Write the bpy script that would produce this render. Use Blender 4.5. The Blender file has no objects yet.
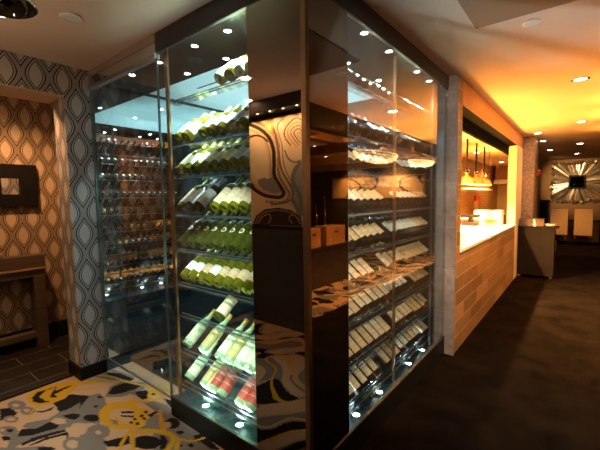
import bpy, bmesh, math, random
import numpy as np
from mathutils import Vector, Matrix
random.seed(7)
PI = math.pi
SC = bpy.context.scene
COL = SC.collection

# ------------------------------------------------------------------ helpers
def link(o):
    COL.objects.link(o)
    return o

def tag(o, label=None, cat=None, group=None, kind=None):
    if label: o['label'] = label
    if cat: o['category'] = cat
    if group: o['group'] = group
    if kind: o['kind'] = kind
    return o

def empty(name, loc=(0, 0, 0), rotz=0.0):
    o = bpy.data.objects.new(name, None)
    o.location = loc
    o.rotation_euler = (0, 0, rotz)
    o.empty_display_size = .1
    return link(o)

def smooth_mesh(me, ang=35):
    for p in me.polygons: p.use_smooth = True
    try: me.set_sharp_from_angle(angle=math.radians(ang))
    except Exception: pass

class MB:
    """collects shapes into one mesh"""
    def __init__(s): s.bm = bmesh.new()
    def box(s, x0, x1, y0, y1, z0, z1, mi=0):
        vs = [s.bm.verts.new(p) for p in ((x0,y0,z0),(x1,y0,z0),(x1,y1,z0),(x0,y1,z0),(x0,y0,z1),(x1,y0,z1),(x1,y1,z1),(x0,y1,z1))]
        for f in ((0,3,2,1),(4,5,6,7),(0,1,5,4),(1,2,6,5),(2,3,7,6),(3,0,4,7)):
            fc = s.bm.faces.new([vs[i] for i in f]); fc.material_index = mi
        return s
    def obox(s, c, ax, ay, az, mi=0):
        """box from a centre and three half-axis vectors"""
        c = Vector(c); ax = Vector(ax); ay = Vector(ay); az = Vector(az)
        sg = ((-1,-1,-1),(1,-1,-1),(1,1,-1),(-1,1,-1),(-1,-1,1),(1,-1,1),(1,1,1),(-1,1,1))
        vs = [s.bm.verts.new(c + ax*a + ay*b + az*d) for a, b, d in sg]
        for f in ((0,3,2,1),(4,5,6,7),(0,1,5,4),(1,2,6,5),(2,3,7,6),(3,0,4,7)):
            fc = s.bm.faces.new([vs[i] for i in f]); fc.material_index = mi
        return s
    def bar(s, a, b, r, n=8, r2=None, cap=True):
        a = Vector(a); b = Vector(b); d = (b-a).normalized()
        u = d.orthogonal().normalized(); v = d.cross(u)
        r2 = r if r2 is None else r2
        A = [s.bm.verts.new(a + (u*math.cos(2*PI*i/n) + v*math.sin(2*PI*i/n))*r) for i in range(n)]
        B = [s.bm.verts.new(b + (u*math.cos(2*PI*i/n) + v*math.sin(2*PI*i/n))*r2) for i in range(n)]
        for i in range(n):
            j = (i+1) % n
            s.bm.faces.new((A[i], A[j], B[j], B[i]))
        if cap:
            s.bm.faces.new(A[::-1]); s.bm.faces.new(B)
        return s
    def lathe(s, prof, n=20, c=(0,0,0), sx=1.0, sy=1.0, arc=None, mi=0, cap=False):
        """profile of (radius, z) turned about z; arc = (a0, a1) for part of the turn"""
        rings = []
        full = arc is None
        m = n if full else n+1
        for r, z in prof:
            ring = []
            for i in range(m):
                a = 2*PI*i/n if full else arc[0] + (arc[1]-arc[0])*i/n
                ring.append(s.bm.verts.new((c[0]+r*math.cos(a)*sx, c[1]+r*math.sin(a)*sy, c[2]+z)))
            rings.append(ring)
        for A, B in zip(rings, rings[1:]):
            for i in range(n):
                j = (i+1) % m
                f = s.bm.faces.new((A[i], A[j], B[j], B[i])); f.material_index = mi
        if full and cap:
            if prof[0][0] > 1e-5: s.bm.faces.new(rings[0][::-1])
            if prof[-1][0] > 1e-5: s.bm.faces.new(rings[-1])
        return s
    def disc(s, c, r, n=20, up=(0,0,1), mi=0):
        up = Vector(up).normalized(); u = up.orthogonal().normalized(); v = up.cross(u); c = Vector(c)
        f = s.bm.faces.new([s.bm.verts.new(c + (u*math.cos(2*PI*i/n) + v*math.sin(2*PI*i/n))*r) for i in range(n)])
        f.material_index = mi
        return s
    def mesh(s, name, bevel=0.0, smooth=False, ang=35):
        if bevel > 0:
            es = [e for e in s.bm.edges if e.calc_length() > bevel*2.5]
            bmesh.ops.bevel(s.bm, geom=es, offset=bevel, segments=2, affect='EDGES', profile=.7)
        me = bpy.data.meshes.new(name)
        s.bm.normal_update()
        s.bm.to_mesh(me); s.bm.free()
        if smooth: smooth_mesh(me, ang)
        return me
    def build(s, name, mat, parent=None, bevel=0.0, smooth=False, ang=35, loc=None):
        me = s.mesh(name, bevel, smooth, ang)
        return put(name, me, mat, parent, loc)

def put(name, me, mat, parent=None, loc=None):
    if mat is not None and not me.materials:
        for m in (mat if isinstance(mat, (list, tuple)) else [mat]): me.materials.append(m)
    o = bpy.data.objects.new(name, me)
    link(o)
    if parent is not None: o.parent = parent
    if loc is not None: o.location = loc
    return o

def struct(name, mb, mat, bevel=0.0):
    o = mb.build(name, mat, bevel=bevel)
    o['kind'] = 'structure'
    return o

# ------------------------------------------------------------------ node helpers
class NT:
    def __init__(s, name):
        s.m = bpy.data.materials.new(name); s.m.use_nodes = True
        s.t = s.m.node_tree; s.n = s.t.nodes; s.l = s.t.links
        s.b = s.n.get('Principled BSDF'); s.out = s.n.get('Material Output')
    def node(s, ty, **kw):
        n = s.n.new(ty)
        for k, v in kw.items(): setattr(n, k, v)
        return n
    def set(s, sock, v):
        if isinstance(v, bpy.types.NodeSocket): s.l.new(v, sock)
        else: sock.default_value = v
    def math(s, op, a, b=0.0, c=None):
        n = s.node('ShaderNodeMath', operation=op)
        s.set(n.inputs[0], a); s.set(n.inputs[1], b)
        if c is not None: s.set(n.inputs[2], c)
        return n.outputs[0]
    def mix(s, f, a, b):
        n = s.node('ShaderNodeMix', data_type='RGBA')
        s.set(n.inputs[0], f); s.set(n.inputs[6], a); s.set(n.inputs[7], b)
        return n.outputs[2]
    def coords(s, which='Object'):
        return s.node('ShaderNodeTexCoord').outputs[which]
    def xyz(s, v=None):
        n = s.node('ShaderNodeSeparateXYZ'); s.l.new(v if v is not None else s.coords(), n.inputs[0])
        return n.outputs
    def comb(s, x, y, z=0.0):
        n = s.node('ShaderNodeCombineXYZ')
        s.set(n.inputs[0], x); s.set(n.inputs[1], y); s.set(n.inputs[2], z)
        return n.outputs[0]
    def noise(s, scale, vec=None, detail=4.0, rough=.5, dist=0.0):
        n = s.node('ShaderNodeTexNoise')
        n.inputs['Scale'].default_value = scale; n.inputs['Detail'].default_value = detail
        n.inputs['Roughness'].default_value = rough; n.inputs['Distortion'].default_value = dist
        s.l.new(vec if vec is not None else s.coords(), n.inputs['Vector'])
        return n.outputs['Fac']
    def ramp(s, f, stops, interp='LINEAR'):
        n = s.node('ShaderNodeValToRGB'); n.color_ramp.interpolation = interp
        el = n.color_ramp.elements
        while len(el) < len(stops): el.new(.5)
        for e, (p, c) in zip(el, stops):
            e.position = p; e.color = (*c, 1) if len(c) == 3 else c
        s.set(n.inputs[0], f)
        return n.outputs[0]
    def bump(s, h, strength=.2, dist=.01):
        n = s.node('ShaderNodeBump'); n.inputs['Strength'].default_value = strength
        n.inputs['Distance'].default_value = dist
        s.l.new(h, n.inputs['Height']); s.l.new(n.outputs[0], s.b.inputs['Normal'])
    def pr(s, col=None, rough=.5, metal=0.0, spec=.5, coat=0.0, emit=None, es=0.0, trans=0.0):
        b = s.b
        if col is not None: s.set(b.inputs['Base Color'], (*col, 1) if isinstance(col, tuple) and len(col) == 3 else col)
        s.set(b.inputs['Roughness'], rough); b.inputs['Metallic'].default_value = metal
        b.inputs['Specular IOR Level'].default_value = spec
        b.inputs['Coat Weight'].default_value = coat
        b.inputs['Transmission Weight'].default_value = trans
        if emit is not None:
            b.inputs['Emission Color'].default_value = (*emit, 1); b.inputs['Emission Strength'].default_value = es
        return s.m

def simple(name, col, rough=.5, metal=0.0, spec=.5, coat=0.0, var=0.0, scale=8.0, bump=0.0):
    t = NT(name)
    t.pr(col, rough, metal, spec, coat)
    if var > 0 or bump > 0:
        f = t.noise(scale)
        if var > 0:
            a = tuple(c*(1-var) for c in col); b = tuple(min(1, c*(1+var)) for c in col)
            t.l.new(t.ramp(f, [(.3, a), (.7, b)]), t.b.inputs['Base Color'])
        if bump > 0: t.bump(f, bump)
    return t.m

def emitter(name, col, strength):
    t = NT(name); t.pr((0.02, .02, .02), .4, emit=col, es=strength); return t.m

def thin_glass(name, tint=(.93, .98, .97), ior=1.5, boost=1.0, rough=0.0):
    """a sheet of glass: fresnel between a clear see-through and a mirror reflection"""
    t = NT(name)
    t.n.remove(t.b)
    tr = t.node('ShaderNodeBsdfTransparent'); tr.inputs[0].default_value = (*tint, 1)
    gl = t.node('ShaderNodeBsdfGlossy'); gl.inputs['Roughness'].default_value = rough
    gl.inputs[0].default_value = (1, 1, 1, 1)
    fr = t.node('ShaderNodeFresnel')          # the same index from either side, so the far face does not turn opaque
    ge = t.node('ShaderNodeNewGeometry')
    t.l.new(t.math('MULTIPLY_ADD', ge.outputs['Backfacing'], 1.0/ior-ior, ior), fr.inputs[0])
    f = t.math('MINIMUM', t.math('MULTIPLY', fr.outputs[0], boost), 1.0)
    mx = t.node('ShaderNodeMixShader')
    t.l.new(f, mx.inputs[0]); t.l.new(tr.outputs[0], mx.inputs[1]); t.l.new(gl.outputs[0], mx.inputs[2])
    t.l.new(mx.outputs[0], t.out.inputs[0])
    return t.m

def spot(name, loc, col, watts, angle=70, blend=.6, rad=.04, aim=None, parent=None):
    d = bpy.data.lights.new(name, 'SPOT'); d.color = col; d.energy = watts
    d.spot_size = math.radians(angle); d.spot_blend = blend; d.shadow_soft_size = rad
    o = bpy.data.objects.new(name, d); o.location = loc
    dv = Vector(aim if aim else (0, 0, -1))
    o.rotation_euler = dv.to_track_quat('-Z', 'Y').to_euler()
    link(o)
    return o

def point(name, loc, col, watts, rad=.08):
    d = bpy.data.lights.new(name, 'POINT'); d.color = col; d.energy = watts; d.shadow_soft_size = rad
    o = bpy.data.objects.new(name, d); o.location = loc; link(o)
    return o

def area(name, loc, col, watts, sx, sy, aim):
    d = bpy.data.lights.new(name, 'AREA'); d.shape = 'RECTANGLE'; d.size = sx; d.size_y = sy; d.color = col; d.energy = watts
    o = bpy.data.objects.new(name, d); o.location = loc
    o.rotation_euler = Vector(aim).to_track_quat('-Z', 'Y').to_euler(); link(o)
    return o
ORD = ['zeroth', 'first', 'second', 'third', 'fourth', 'fifth', 'sixth', 'seventh', 'eighth', 'ninth', 'tenth', 'eleventh',
       'twelfth', 'thirteenth', 'fourteenth', 'fifteenth', 'sixteenth', 'seventeenth', 'eighteenth', 'nineteenth']

# ------------------------------------------------------------------ measured places (metres; eye at x 0, y 0, z 1.6)
YL = 1.381      # plane of the shorter glass face
XR = -1.055     # plane of the longer glass face
CEIL = 2.74
XW = -3.45      # wallpapered wall beside the cellar
XK = -0.967     # outer plane of kitchen counter and pilaster
CARPET_SHAPES = [
 ('K',[(-4057,719),(-3774,931),(-3632,880),(-3640,743),(-3651,658),(-3626,632)]),
 ('K',[(-3486,603),(-3434,654),(-3313,673),(-3263,641),(-3289,564)]),
 ('G',[(-3205,652),(-3187,645),(-3179,633),(-3182,620),(-3195,606),(-3216,594),(-3242,586),(-3270,582),(-3295,584),(-3313,591),(-3322,603),(-3320,616),(-3306,631),(-3284,643),(-3257,651),(-3229,655)]),
 ('C',[(-3222,639),(-3213,635),(-3210,629),(-3213,621),(-3222,612),(-3235,604),(-3250,599),(-3265,596),(-3278,597),(-3286,601),(-3289,607),(-3286,616),(-3278,624),(-3265,632),(-3249,638),(-3234,640)]),
 ('G',[(-3384,742),(-3358,731),(-3346,715),(-3348,697),(-3364,679),(-3392,664),(-3428,653),(-3466,650),(-3502,653),(-3529,663),(-3543,679),(-3542,698),(-3525,716),(-3496,732),(-3458,743),(-3419,746)]),
 ('C',[(-3419,710),(-3410,706),(-3406,700),(-3407,693),(-3414,686),(-3425,679),(-3439,675),(-3453,673),(-3466,674),(-3475,678),(-3480,684),(-3478,691),(-3471,699),(-3460,705),(-3446,709),(-3432,711)]),
 ('G',[(-3231,761),(-3209,752),(-3198,739),(-3199,724),(-3212,710),(-3235,698),(-3264,690),(-3295,687),(-3324,691),(-3347,699),(-3359,713),(-3358,728),(-3345,743),(-3322,756),(-3291,763),(-3259,765)]),
 ('C',[(-3268,741),(-3259,737),(-3256,732),(-3257,725),(-3264,717),(-3275,711),(-3288,707),(-3301,706),(-3314,707),(-3322,711),(-3326,716),(-3324,724),(-3318,731),(-3307,737),(-3293,741),(-3280,743)]),
 ('K',[(-3334,890),(-3278,1016),(-3110,1111),(-3016,1020),(-3025,930),(-3062,875),(-3202,879)]),
 ('C',[(-3405,929),(-3404,1136),(-3261,1244),(-3049,1157),(-3244,1041)]),
 ('Y',[(-3363,983),(-3354,996),(-3340,1014),(-3324,1035),(-3306,1058),(-3288,1081),(-3270,1102),(-3248,1126),(-3225,1150),(-3203,1173),(-3183,1193),(-3170,1207),(-3187,1213),(-3201,1199),(-3220,1179),(-3243,1156),(-3266,1132),(-3288,1108),(-3306,1087),(-3325,1064),(-3343,1041),(-3359,1019),(-3372,1001),(-3382,988)]),
 ('Y',[(-3495,775),(-3575,824),(-3596,906),(-3567,1022),(-3513,1108),(-3418,1155),(-3328,1058),(-3240,967),(-3242,863),(-3300,791),(-3391,765)]),
 ('K',[(-3468,802),(-3539,861),(-3517,932),(-3507,990),(-3409,948),(-3351,884),(-3283,875),(-3320,818),(-3392,793)]),
 ('Y',[(-3441,846),(-3513,913),(-3491,986),(-3432,931),(-3354,896),(-3265,904),(-3330,855)]),
 ('K',[(-3354,896),(-3436,944),(-3442,1046),(-3420,1089),(-3398,1006),(-3379,939),(-3304,934)]),
 ('Y',[(-3306,811),(-3300,802),(-3292,790),(-3282,775),(-3270,760),(-3257,747),(-3240,736),(-3219,726),(-3196,718),(-3173,711),(-3155,705),(-3143,701),(-3130,707),(-3143,711),(-3161,717),(-3182,723),(-3203,731),(-3220,739),(-3234,748),(-3246,760),(-3257,774),(-3266,789),(-3274,801),(-3280,810)]),
 ('K',[(-3228,750),(-3179,801),(-3175,877),(-3139,844),(-3161,785)]),
 ('G',[(-3060,642),(-3099,666),(-3083,712),(-3025,788),(-3060,863),(-3050,939),(-3073,1005),(-3127,1098),(-3094,1176),(-2645,992),(-2764,949),(-2816,881),(-2787,850),(-2853,788),(-2888,739),(-2975,684)]),
 ('C',[(-2985,782),(-2998,833),(-2925,864),(-2860,853),(-2907,805)]),
 ('K',[(-2992,864),(-2966,921),(-2883,971),(-2855,905),(-2895,886)]),
 ('K',[(-2910,1058),(-2886,1044),(-2874,1028),(-2874,1011),(-2886,995),(-2909,984),(-2939,978),(-2973,979),(-3005,986),(-3030,999),(-3044,1016),(-3045,1034),(-3032,1050),(-3008,1062),(-2976,1067),(-2941,1066)]),
 ('G',[(-2871,1087),(-2848,1074),(-2835,1057),(-2834,1041),(-2845,1026),(-2867,1016),(-2896,1011),(-2928,1013),(-2959,1020),(-2984,1034),(-2999,1050),(-3001,1067),(-2989,1083),(-2966,1093),(-2935,1098),(-2902,1096)]),
 ('K',[(-2900,1079),(-2894,1075),(-2891,1070),(-2892,1065),(-2896,1060),(-2903,1057),(-2912,1055),(-2921,1055),(-2930,1057),(-2936,1061),(-2939,1066),(-2938,1071),(-2934,1076),(-2927,1079),(-2918,1081),(-2909,1081)]),
 ('K',[(-2732,1028),(-2718,1017),(-2714,1003),(-2720,986),(-2736,970),(-2760,957),(-2786,948),(-2813,945),(-2835,949),(-2850,959),(-2855,974),(-2849,991),(-2832,1007),(-2809,1021),(-2781,1030),(-2754,1032)]),
 ('K',[(-2992,593),(-3042,633),(-2967,701),(-2980,786),(-2881,813),(-2841,775),(-2883,698),(-2902,609),(-2940,590)]),
 ('G',[(-2911,530),(-3029,565),(-3082,614),(-2961,595),(-2907,647),(-2869,753),(-2826,831),(-2779,821),(-2835,723),(-2862,608),(-2845,542),(-2880,515)]),
 ('K',[(-2859,580),(-2868,656),(-2820,768),(-2788,819),(-2759,814),(-2796,731),(-2825,626),(-2830,582)]),
 ('K',[(-2803,593),(-2803,695),(-2750,817),(-2726,822),(-2662,798),(-2671,791),(-2719,801),(-2765,713),(-2778,632)]),
 ('G',[(-3038,613),(-3017,604),(-3008,590),(-3011,573),(-3028,556),(-3054,540),(-3087,530),(-3121,525),(-3152,527),(-3175,536),(-3186,550),(-3182,567),(-3166,585),(-3138,601),(-3104,612),(-3069,616)]),
 ('K',[(-3073,591),(-3066,588),(-3063,584),(-3064,578),(-3069,572),(-3078,567),(-3089,563),(-3101,562),(-3111,562),(-3119,565),(-3122,570),(-3121,576),(-3115,582),(-3106,587),(-3095,591),(-3083,592)]),
 ('C',[(-3123,560),(-3115,557),(-3112,553),(-3112,548),(-3117,543),(-3125,538),(-3136,535),(-3147,533),(-3157,534),(-3165,537),(-3169,541),(-3168,547),(-3164,552),(-3155,557),(-3144,560),(-3133,561)]),
 ('K',[(-2983,558),(-2974,554),(-2970,547),(-2971,540),(-2979,532),(-2991,525),(-3006,520),(-3021,518),(-3035,519),(-3044,522),(-3049,529),(-3047,536),(-3039,545),(-3027,552),(-3012,557),(-2997,559)]),
 ('G',[(-2925,490),(-2819,571),(-2776,614),(-2715,670),(-2626,709),(-2572,692),(-2856,476)]),
 ('K',[(-2622,708),(-2617,702),(-2621,692),(-2632,679),(-2648,665),(-2668,651),(-2688,641),(-2706,635),(-2718,634),(-2723,640),(-2720,650),(-2709,663),(-2692,677),(-2672,691),(-2652,702),(-2634,707)]),
 ('G',[(-2516,841),(-2491,827),(-2478,808),(-2480,788),(-2495,770),(-2522,756),(-2558,747),(-2596,747),(-2632,753),(-2659,767),(-2674,786),(-2674,807),(-2658,826),(-2628,841),(-2591,849),(-2551,849)]),
 ('C',[(-2545,820),(-2530,811),(-2522,801),(-2523,789),(-2532,778),(-2548,770),(-2569,765),(-2591,764),(-2612,768),(-2628,776),(-2636,787),(-2636,799),(-2626,810),(-2609,819),(-2588,824),(-2565,824)]),
 ('G',[(-2461,777),(-2611,840),(-2663,955),(-2645,992),(-2342,868)]),
 ('K',[(-3191,1059),(-3093,1123),(-2998,1062),(-3037,1004)]),
 ('G',[(-3012,995),(-3115,1107),(-3089,1173),(-2977,1166),(-2797,1102),(-2813,1037),(-2723,956),(-2782,912)]),
 ('K',[(-3013,1163),(-3006,1158),(-3003,1153),(-3004,1147),(-3009,1141),(-3018,1136),(-3028,1134),(-3039,1134),(-3048,1136),(-3055,1140),(-3058,1146),(-3057,1152),(-3051,1158),(-3043,1162),(-3033,1165),(-3022,1165)]),
 ('K',[(-2902,1083),(-2896,1080),(-2894,1075),(-2895,1070),(-2900,1066),(-2907,1062),(-2915,1060),(-2924,1059),(-2931,1061),(-2937,1065),(-2939,1069),(-2938,1074),(-2933,1079),(-2926,1083),(-2918,1085),(-2909,1085)]),
 ('K',[(-2732,1028),(-2718,1017),(-2713,1003),(-2719,987),(-2735,972),(-2757,959),(-2783,951),(-2809,948),(-2831,952),(-2846,962),(-2852,976),(-2846,993),(-2830,1009),(-2807,1022),(-2780,1030),(-2754,1032)]),
 ('G',[(-3002,1177),(-3132,1272),(-3139,1389),(-2943,1500),(-2847,1420),(-2892,1260),(-2956,1196)]),
 ('K',[(-3038,1212),(-3108,1290),(-3095,1369),(-3076,1418),(-2933,1472),(-2917,1383),(-2943,1283),(-2989,1223)]),
 ('G',[(-2938,1351),(-2787,1417),(-2794,1349),(-2863,1328)]),
 ('K',[(-2879,1137),(-2821,1201),(-2753,1261),(-2772,1204),(-2834,1143)]),
 ('G',[(-2407,1127),(-2432,1201),(-2439,1295),(-2387,1386),(-2236,1374),(-2121,1299),(-2230,1238)]),
 ('G',[(-2286,1196),(-2136,1309),(-1876,1261),(-1968,1153),(-2070,1076)]),
 ('G',[(-2511,1003),(-2484,985),(-2472,964),(-2475,941),(-2493,920),(-2524,904),(-2562,895),(-2604,895),(-2642,903),(-2671,920),(-2685,942),(-2683,966),(-2665,989),(-2632,1006),(-2591,1014),(-2548,1013)]),
 ('C',[(-2546,965),(-2539,960),(-2536,954),(-2538,947),(-2544,940),(-2554,935),(-2565,932),(-2577,931),(-2587,934),(-2594,938),(-2597,945),(-2596,952),(-2590,959),(-2580,964),(-2568,967),(-2556,967)]),
 ('G',[(-2640,861),(-2604,910),(-2439,950),(-2308,894),(-2444,790)]),
 ('K',[(-2440,929),(-2403,999),(-2356,1066),(-2281,1030),(-2311,968),(-2372,922)]),
 ('K',[(-2125,1159),(-2107,1141),(-2103,1117),(-2114,1091),(-2137,1068),(-2170,1049),(-2207,1038),(-2245,1036),(-2276,1044),(-2296,1062),(-2302,1085),(-2292,1112),(-2268,1138),(-2233,1157),(-2193,1168),(-2155,1169)]),
 ('Y',[(-2505,1239),(-2453,1199),(-2430,1151),(-2439,1103),(-2476,1061),(-2537,1029),(-2614,1012),(-2697,1014),(-2777,1034),(-2839,1071),(-2872,1121),(-2869,1175),(-2829,1224),(-2758,1259),(-2670,1273),(-2581,1266)]),
 ('C',[(-2537,1205),(-2507,1182),(-2494,1154),(-2500,1124),(-2524,1098),(-2561,1078),(-2608,1068),(-2657,1069),(-2702,1081),(-2735,1103),(-2751,1132),(-2747,1163),(-2723,1191),(-2682,1212),(-2632,1222),(-2581,1219)]),
 ('K',[(-2692,1161),(-2609,1228),(-2575,1218),(-2661,1152)]),
 ('K',[(-2650,1135),(-2551,1199),(-2532,1184),(-2619,1133)]),
 ('Y',[(-2667,1103),(-2659,1101),(-2647,1097),(-2632,1093),(-2615,1089),(-2597,1087),(-2580,1087),(-2564,1089),(-2548,1093),(-2534,1097),(-2522,1100),(-2513,1102),(-2538,1120),(-2546,1117),(-2559,1114),(-2572,1110),(-2587,1107),(-2599,1106),(-2608,1106),(-2618,1107),(-2630,1110),(-2642,1113),(-2654,1117),(-2663,1120)]),
 ('G',[(-2658,1066),(-2613,1088),(-2529,1080),(-2578,1055)]),
 ('Y',[(-2706,1311),(-2696,1302),(-2694,1291),(-2699,1278),(-2711,1266),(-2728,1257),(-2747,1251),(-2766,1250),(-2781,1254),(-2791,1262),(-2793,1274),(-2788,1287),(-2776,1299),(-2759,1308),(-2740,1314),(-2721,1315)]),
 ('Y',[(-2625,1357),(-2617,1350),(-2616,1340),(-2620,1329),(-2631,1319),(-2645,1311),(-2661,1306),(-2676,1305),(-2689,1309),(-2697,1316),(-2699,1326),(-2694,1337),(-2684,1347),(-2670,1356),(-2653,1360),(-2638,1361)]),
 ('Y',[(-2475,1280),(-2451,1262),(-2438,1240),(-2439,1219),(-2453,1202),(-2478,1190),(-2511,1186),(-2546,1189),(-2580,1201),(-2606,1219),(-2620,1241),(-2621,1263),(-2606,1282),(-2579,1294),(-2545,1298),(-2508,1293)]),
 ('Y',[(-2408,1207),(-2389,1192),(-2380,1175),(-2381,1158),(-2393,1144),(-2414,1134),(-2440,1129),(-2469,1132),(-2495,1141),(-2516,1155),(-2526,1172),(-2526,1190),(-2513,1205),(-2492,1216),(-2464,1220),(-2434,1217)]),
 ('K',[(-2448,1232),(-2444,1228),(-2441,1224),(-2442,1219),(-2446,1214),(-2452,1211),(-2460,1210),(-2467,1211),(-2474,1213),(-2479,1217),(-2481,1221),(-2481,1226),(-2477,1231),(-2471,1234),(-2463,1235),(-2455,1235)]),
 ('K',[(-2431,1173),(-2426,1169),(-2424,1165),(-2425,1160),(-2429,1156),(-2435,1153),(-2442,1151),(-2449,1152),(-2456,1154),(-2461,1158),(-2463,1162),(-2462,1167),(-2459,1171),(-2453,1174),(-2445,1176),(-2438,1175)]),
 ('K',[(-2480,1153),(-2475,1149),(-2473,1144),(-2474,1140),(-2477,1136),(-2483,1132),(-2491,1131),(-2498,1131),(-2505,1133),(-2510,1137),(-2512,1142),(-2512,1146),(-2508,1151),(-2502,1154),(-2494,1155),(-2487,1155)]),
 ('K',[(-2517,1282),(-2512,1278),(-2510,1273),(-2510,1268),(-2514,1264),(-2520,1260),(-2528,1259),(-2536,1260),(-2544,1262),(-2549,1266),(-2551,1271),(-2551,1276),(-2547,1281),(-2540,1284),(-2533,1285),(-2524,1285)]),
 ('K',[(-2496,1239),(-2491,1235),(-2489,1230),(-2490,1225),(-2494,1220),(-2500,1217),(-2507,1216),(-2515,1216),(-2522,1219),(-2527,1223),(-2530,1228),(-2529,1233),(-2525,1237),(-2519,1240),(-2511,1242),(-2503,1241)]),
 ('K',[(-2497,1188),(-2492,1184),(-2490,1180),(-2490,1175),(-2494,1171),(-2500,1168),(-2508,1166),(-2516,1167),(-2522,1169),(-2528,1173),(-2530,1177),(-2529,1182),(-2525,1186),(-2519,1190),(-2512,1191),(-2504,1191)]),
 ('Y',[(-2444,1101),(-2431,1097),(-2415,1092),(-2395,1086),(-2374,1078),(-2352,1070),(-2328,1059),(-2297,1045),(-2263,1028),(-2231,1012),(-2204,998),(-2185,988),(-2162,1005),(-2181,1014),(-2208,1028),(-2240,1045),(-2274,1062),(-2307,1078),(-2334,1090),(-2360,1101),(-2384,1109),(-2405,1116),(-2422,1121),(-2434,1126)]),
 ('Y',[(-2433,1095),(-2421,1082),(-2405,1063),(-2386,1042),(-2366,1021),(-2348,1002),(-2331,987),(-2313,973),(-2295,961),(-2279,951),(-2266,943),(-2257,937),(-2236,945),(-2245,951),(-2258,959),(-2273,969),(-2289,980),(-2304,993),(-2319,1006),(-2337,1024),(-2355,1045),(-2373,1066),(-2389,1084),(-2401,1097)]),
 ('Y',[(-2348,1098),(-2336,1110),(-2318,1127),(-2299,1145),(-2278,1163),(-2257,1177),(-2235,1190),(-2212,1202),(-2189,1211),(-2168,1217),(-2149,1220),(-2128,1220),(-2110,1218),(-2095,1214),(-2087,1211),(-2080,1205),(-2072,1194),(-2065,1180),(-2058,1166),(-2053,1152),(-2049,1137),(-2047,1121),(-2045,1107),(-2043,1097),(-2002,1090),(-2003,1100),(-2005,1114),(-2007,1130),(-2011,1148),(-2017,1163),(-2024,1179),(-2032,1195),(-2044,1212),(-2063,1228),(-2088,1240),(-2115,1247),(-2143,1251),(-2171,1251),(-2198,1247),(-2225,1240),(-2251,1229),(-2276,1216),(-2299,1202),(-2322,1187),(-2344,1168),(-2365,1149),(-2383,1132),(-2395,1120)]),
 ('Y',[(-2480,1360),(-2462,1348),(-2438,1330),(-2410,1310),(-2380,1291),(-2353,1276),(-2328,1263),(-2301,1249),(-2272,1238),(-2241,1230),(-2207,1228),(-2171,1233),(-2136,1241),(-2104,1248),(-2080,1249),(-2065,1242),(-2046,1227),(-2027,1207),(-2011,1187),(-1999,1174),(-1975,1179),(-1986,1191),(-2002,1211),(-2023,1234),(-2050,1256),(-2085,1269),(-2121,1269),(-2157,1262),(-2192,1254),(-2223,1249),(-2247,1251),(-2269,1257),(-2290,1266),(-2313,1277),(-2337,1290),(-2361,1304),(-2388,1321),(-2414,1340),(-2438,1358),(-2455,1370)]),
 ('K',[(-2489,1257),(-2478,1344),(-2448,1340),(-2440,1256)]),
 ('Y',[(-3436,1148),(-3311,1278),(-3226,1342),(-3285,1226),(-3373,1125)]),
 ('K',[(-2878,1364),(-2824,1437),(-2694,1409),(-2706,1345),(-2787,1339)]),
 ('G',[(-2646,1327),(-2626,1386),(-2487,1419),(-2280,1402),(-2303,1335),(-2509,1320)]),
 ('Y',[(-2633,1470),(-2610,1452),(-2600,1431),(-2601,1411),(-2615,1394),(-2639,1382),(-2670,1378),(-2703,1382),(-2734,1394),(-2758,1412),(-2770,1433),(-2769,1454),(-2755,1472),(-2730,1484),(-2697,1488),(-2663,1483)]),
 ('C',[(-2646,1454),(-2635,1445),(-2630,1434),(-2633,1422),(-2642,1412),(-2656,1404),(-2674,1401),(-2692,1402),(-2707,1408),(-2718,1417),(-2723,1429),(-2721,1440),(-2712,1451),(-2697,1458),(-2679,1462),(-2661,1460)]),
 ('K',[(-2705,1447),(-2699,1443),(-2697,1437),(-2698,1432),(-2701,1428),(-2708,1425),(-2716,1423),(-2724,1424),(-2731,1427),(-2737,1431),(-2739,1436),(-2739,1442),(-2735,1446),(-2728,1449),(-2720,1451),(-2712,1450)]),
 ('Y',[(-2760,1419),(-2758,1430),(-2756,1444),(-2753,1460),(-2745,1476),(-2731,1488),(-2707,1497),(-2676,1506),(-2641,1513),(-2603,1518),(-2565,1521),(-2522,1520),(-2473,1517),(-2426,1512),(-2385,1507),(-2356,1505),(-2367,1523),(-2395,1526),(-2437,1531),(-2486,1536),(-2536,1539),(-2582,1540),(-2623,1537),(-2663,1532),(-2700,1525),(-2733,1516),(-2759,1505),(-2776,1491),(-2785,1473),(-2789,1456),(-2790,1441),(-2792,1431)]),
 ('K',[(-2594,1454),(-2465,1492),(-2257,1458),(-2298,1414),(-2477,1427)]),
 ('G',[(-3600,1293),(-3480,1423),(-3128,1489),(-3076,1418),(-3250,1323),(-3424,1267)]),
 ('K',[(-3432,1358),(-3302,1435),(-3083,1467),(-3090,1425),(-3272,1362)]),
 ('Y',[(-3427,1282),(-3407,1293),(-3380,1308),(-3347,1325),(-3312,1341),(-3276,1354),(-3239,1363),(-3198,1369),(-3155,1376),(-3110,1386),(-3062,1398),(-3011,1415),(-2958,1433),(-2905,1451),(-2853,1469),(-2800,1486),(-2743,1505),(-2688,1524),(-2641,1539),(-2608,1550),(-2630,1568),(-2663,1557),(-2711,1541),(-2767,1523),(-2825,1504),(-2878,1486),(-2931,1468),(-2985,1450),(-3038,1432),(-3090,1416),(-3137,1403),(-3182,1394),(-3225,1387),(-3267,1380),(-3306,1371),(-3345,1358),(-3381,1341),(-3415,1324),(-3443,1308),(-3463,1298)]),
 ('G',[(-2370,1321),(-2253,1385),(-2059,1391),(-1841,1365),(-1676,1339),(-1909,1162),(-2078,1246)]),
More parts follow.
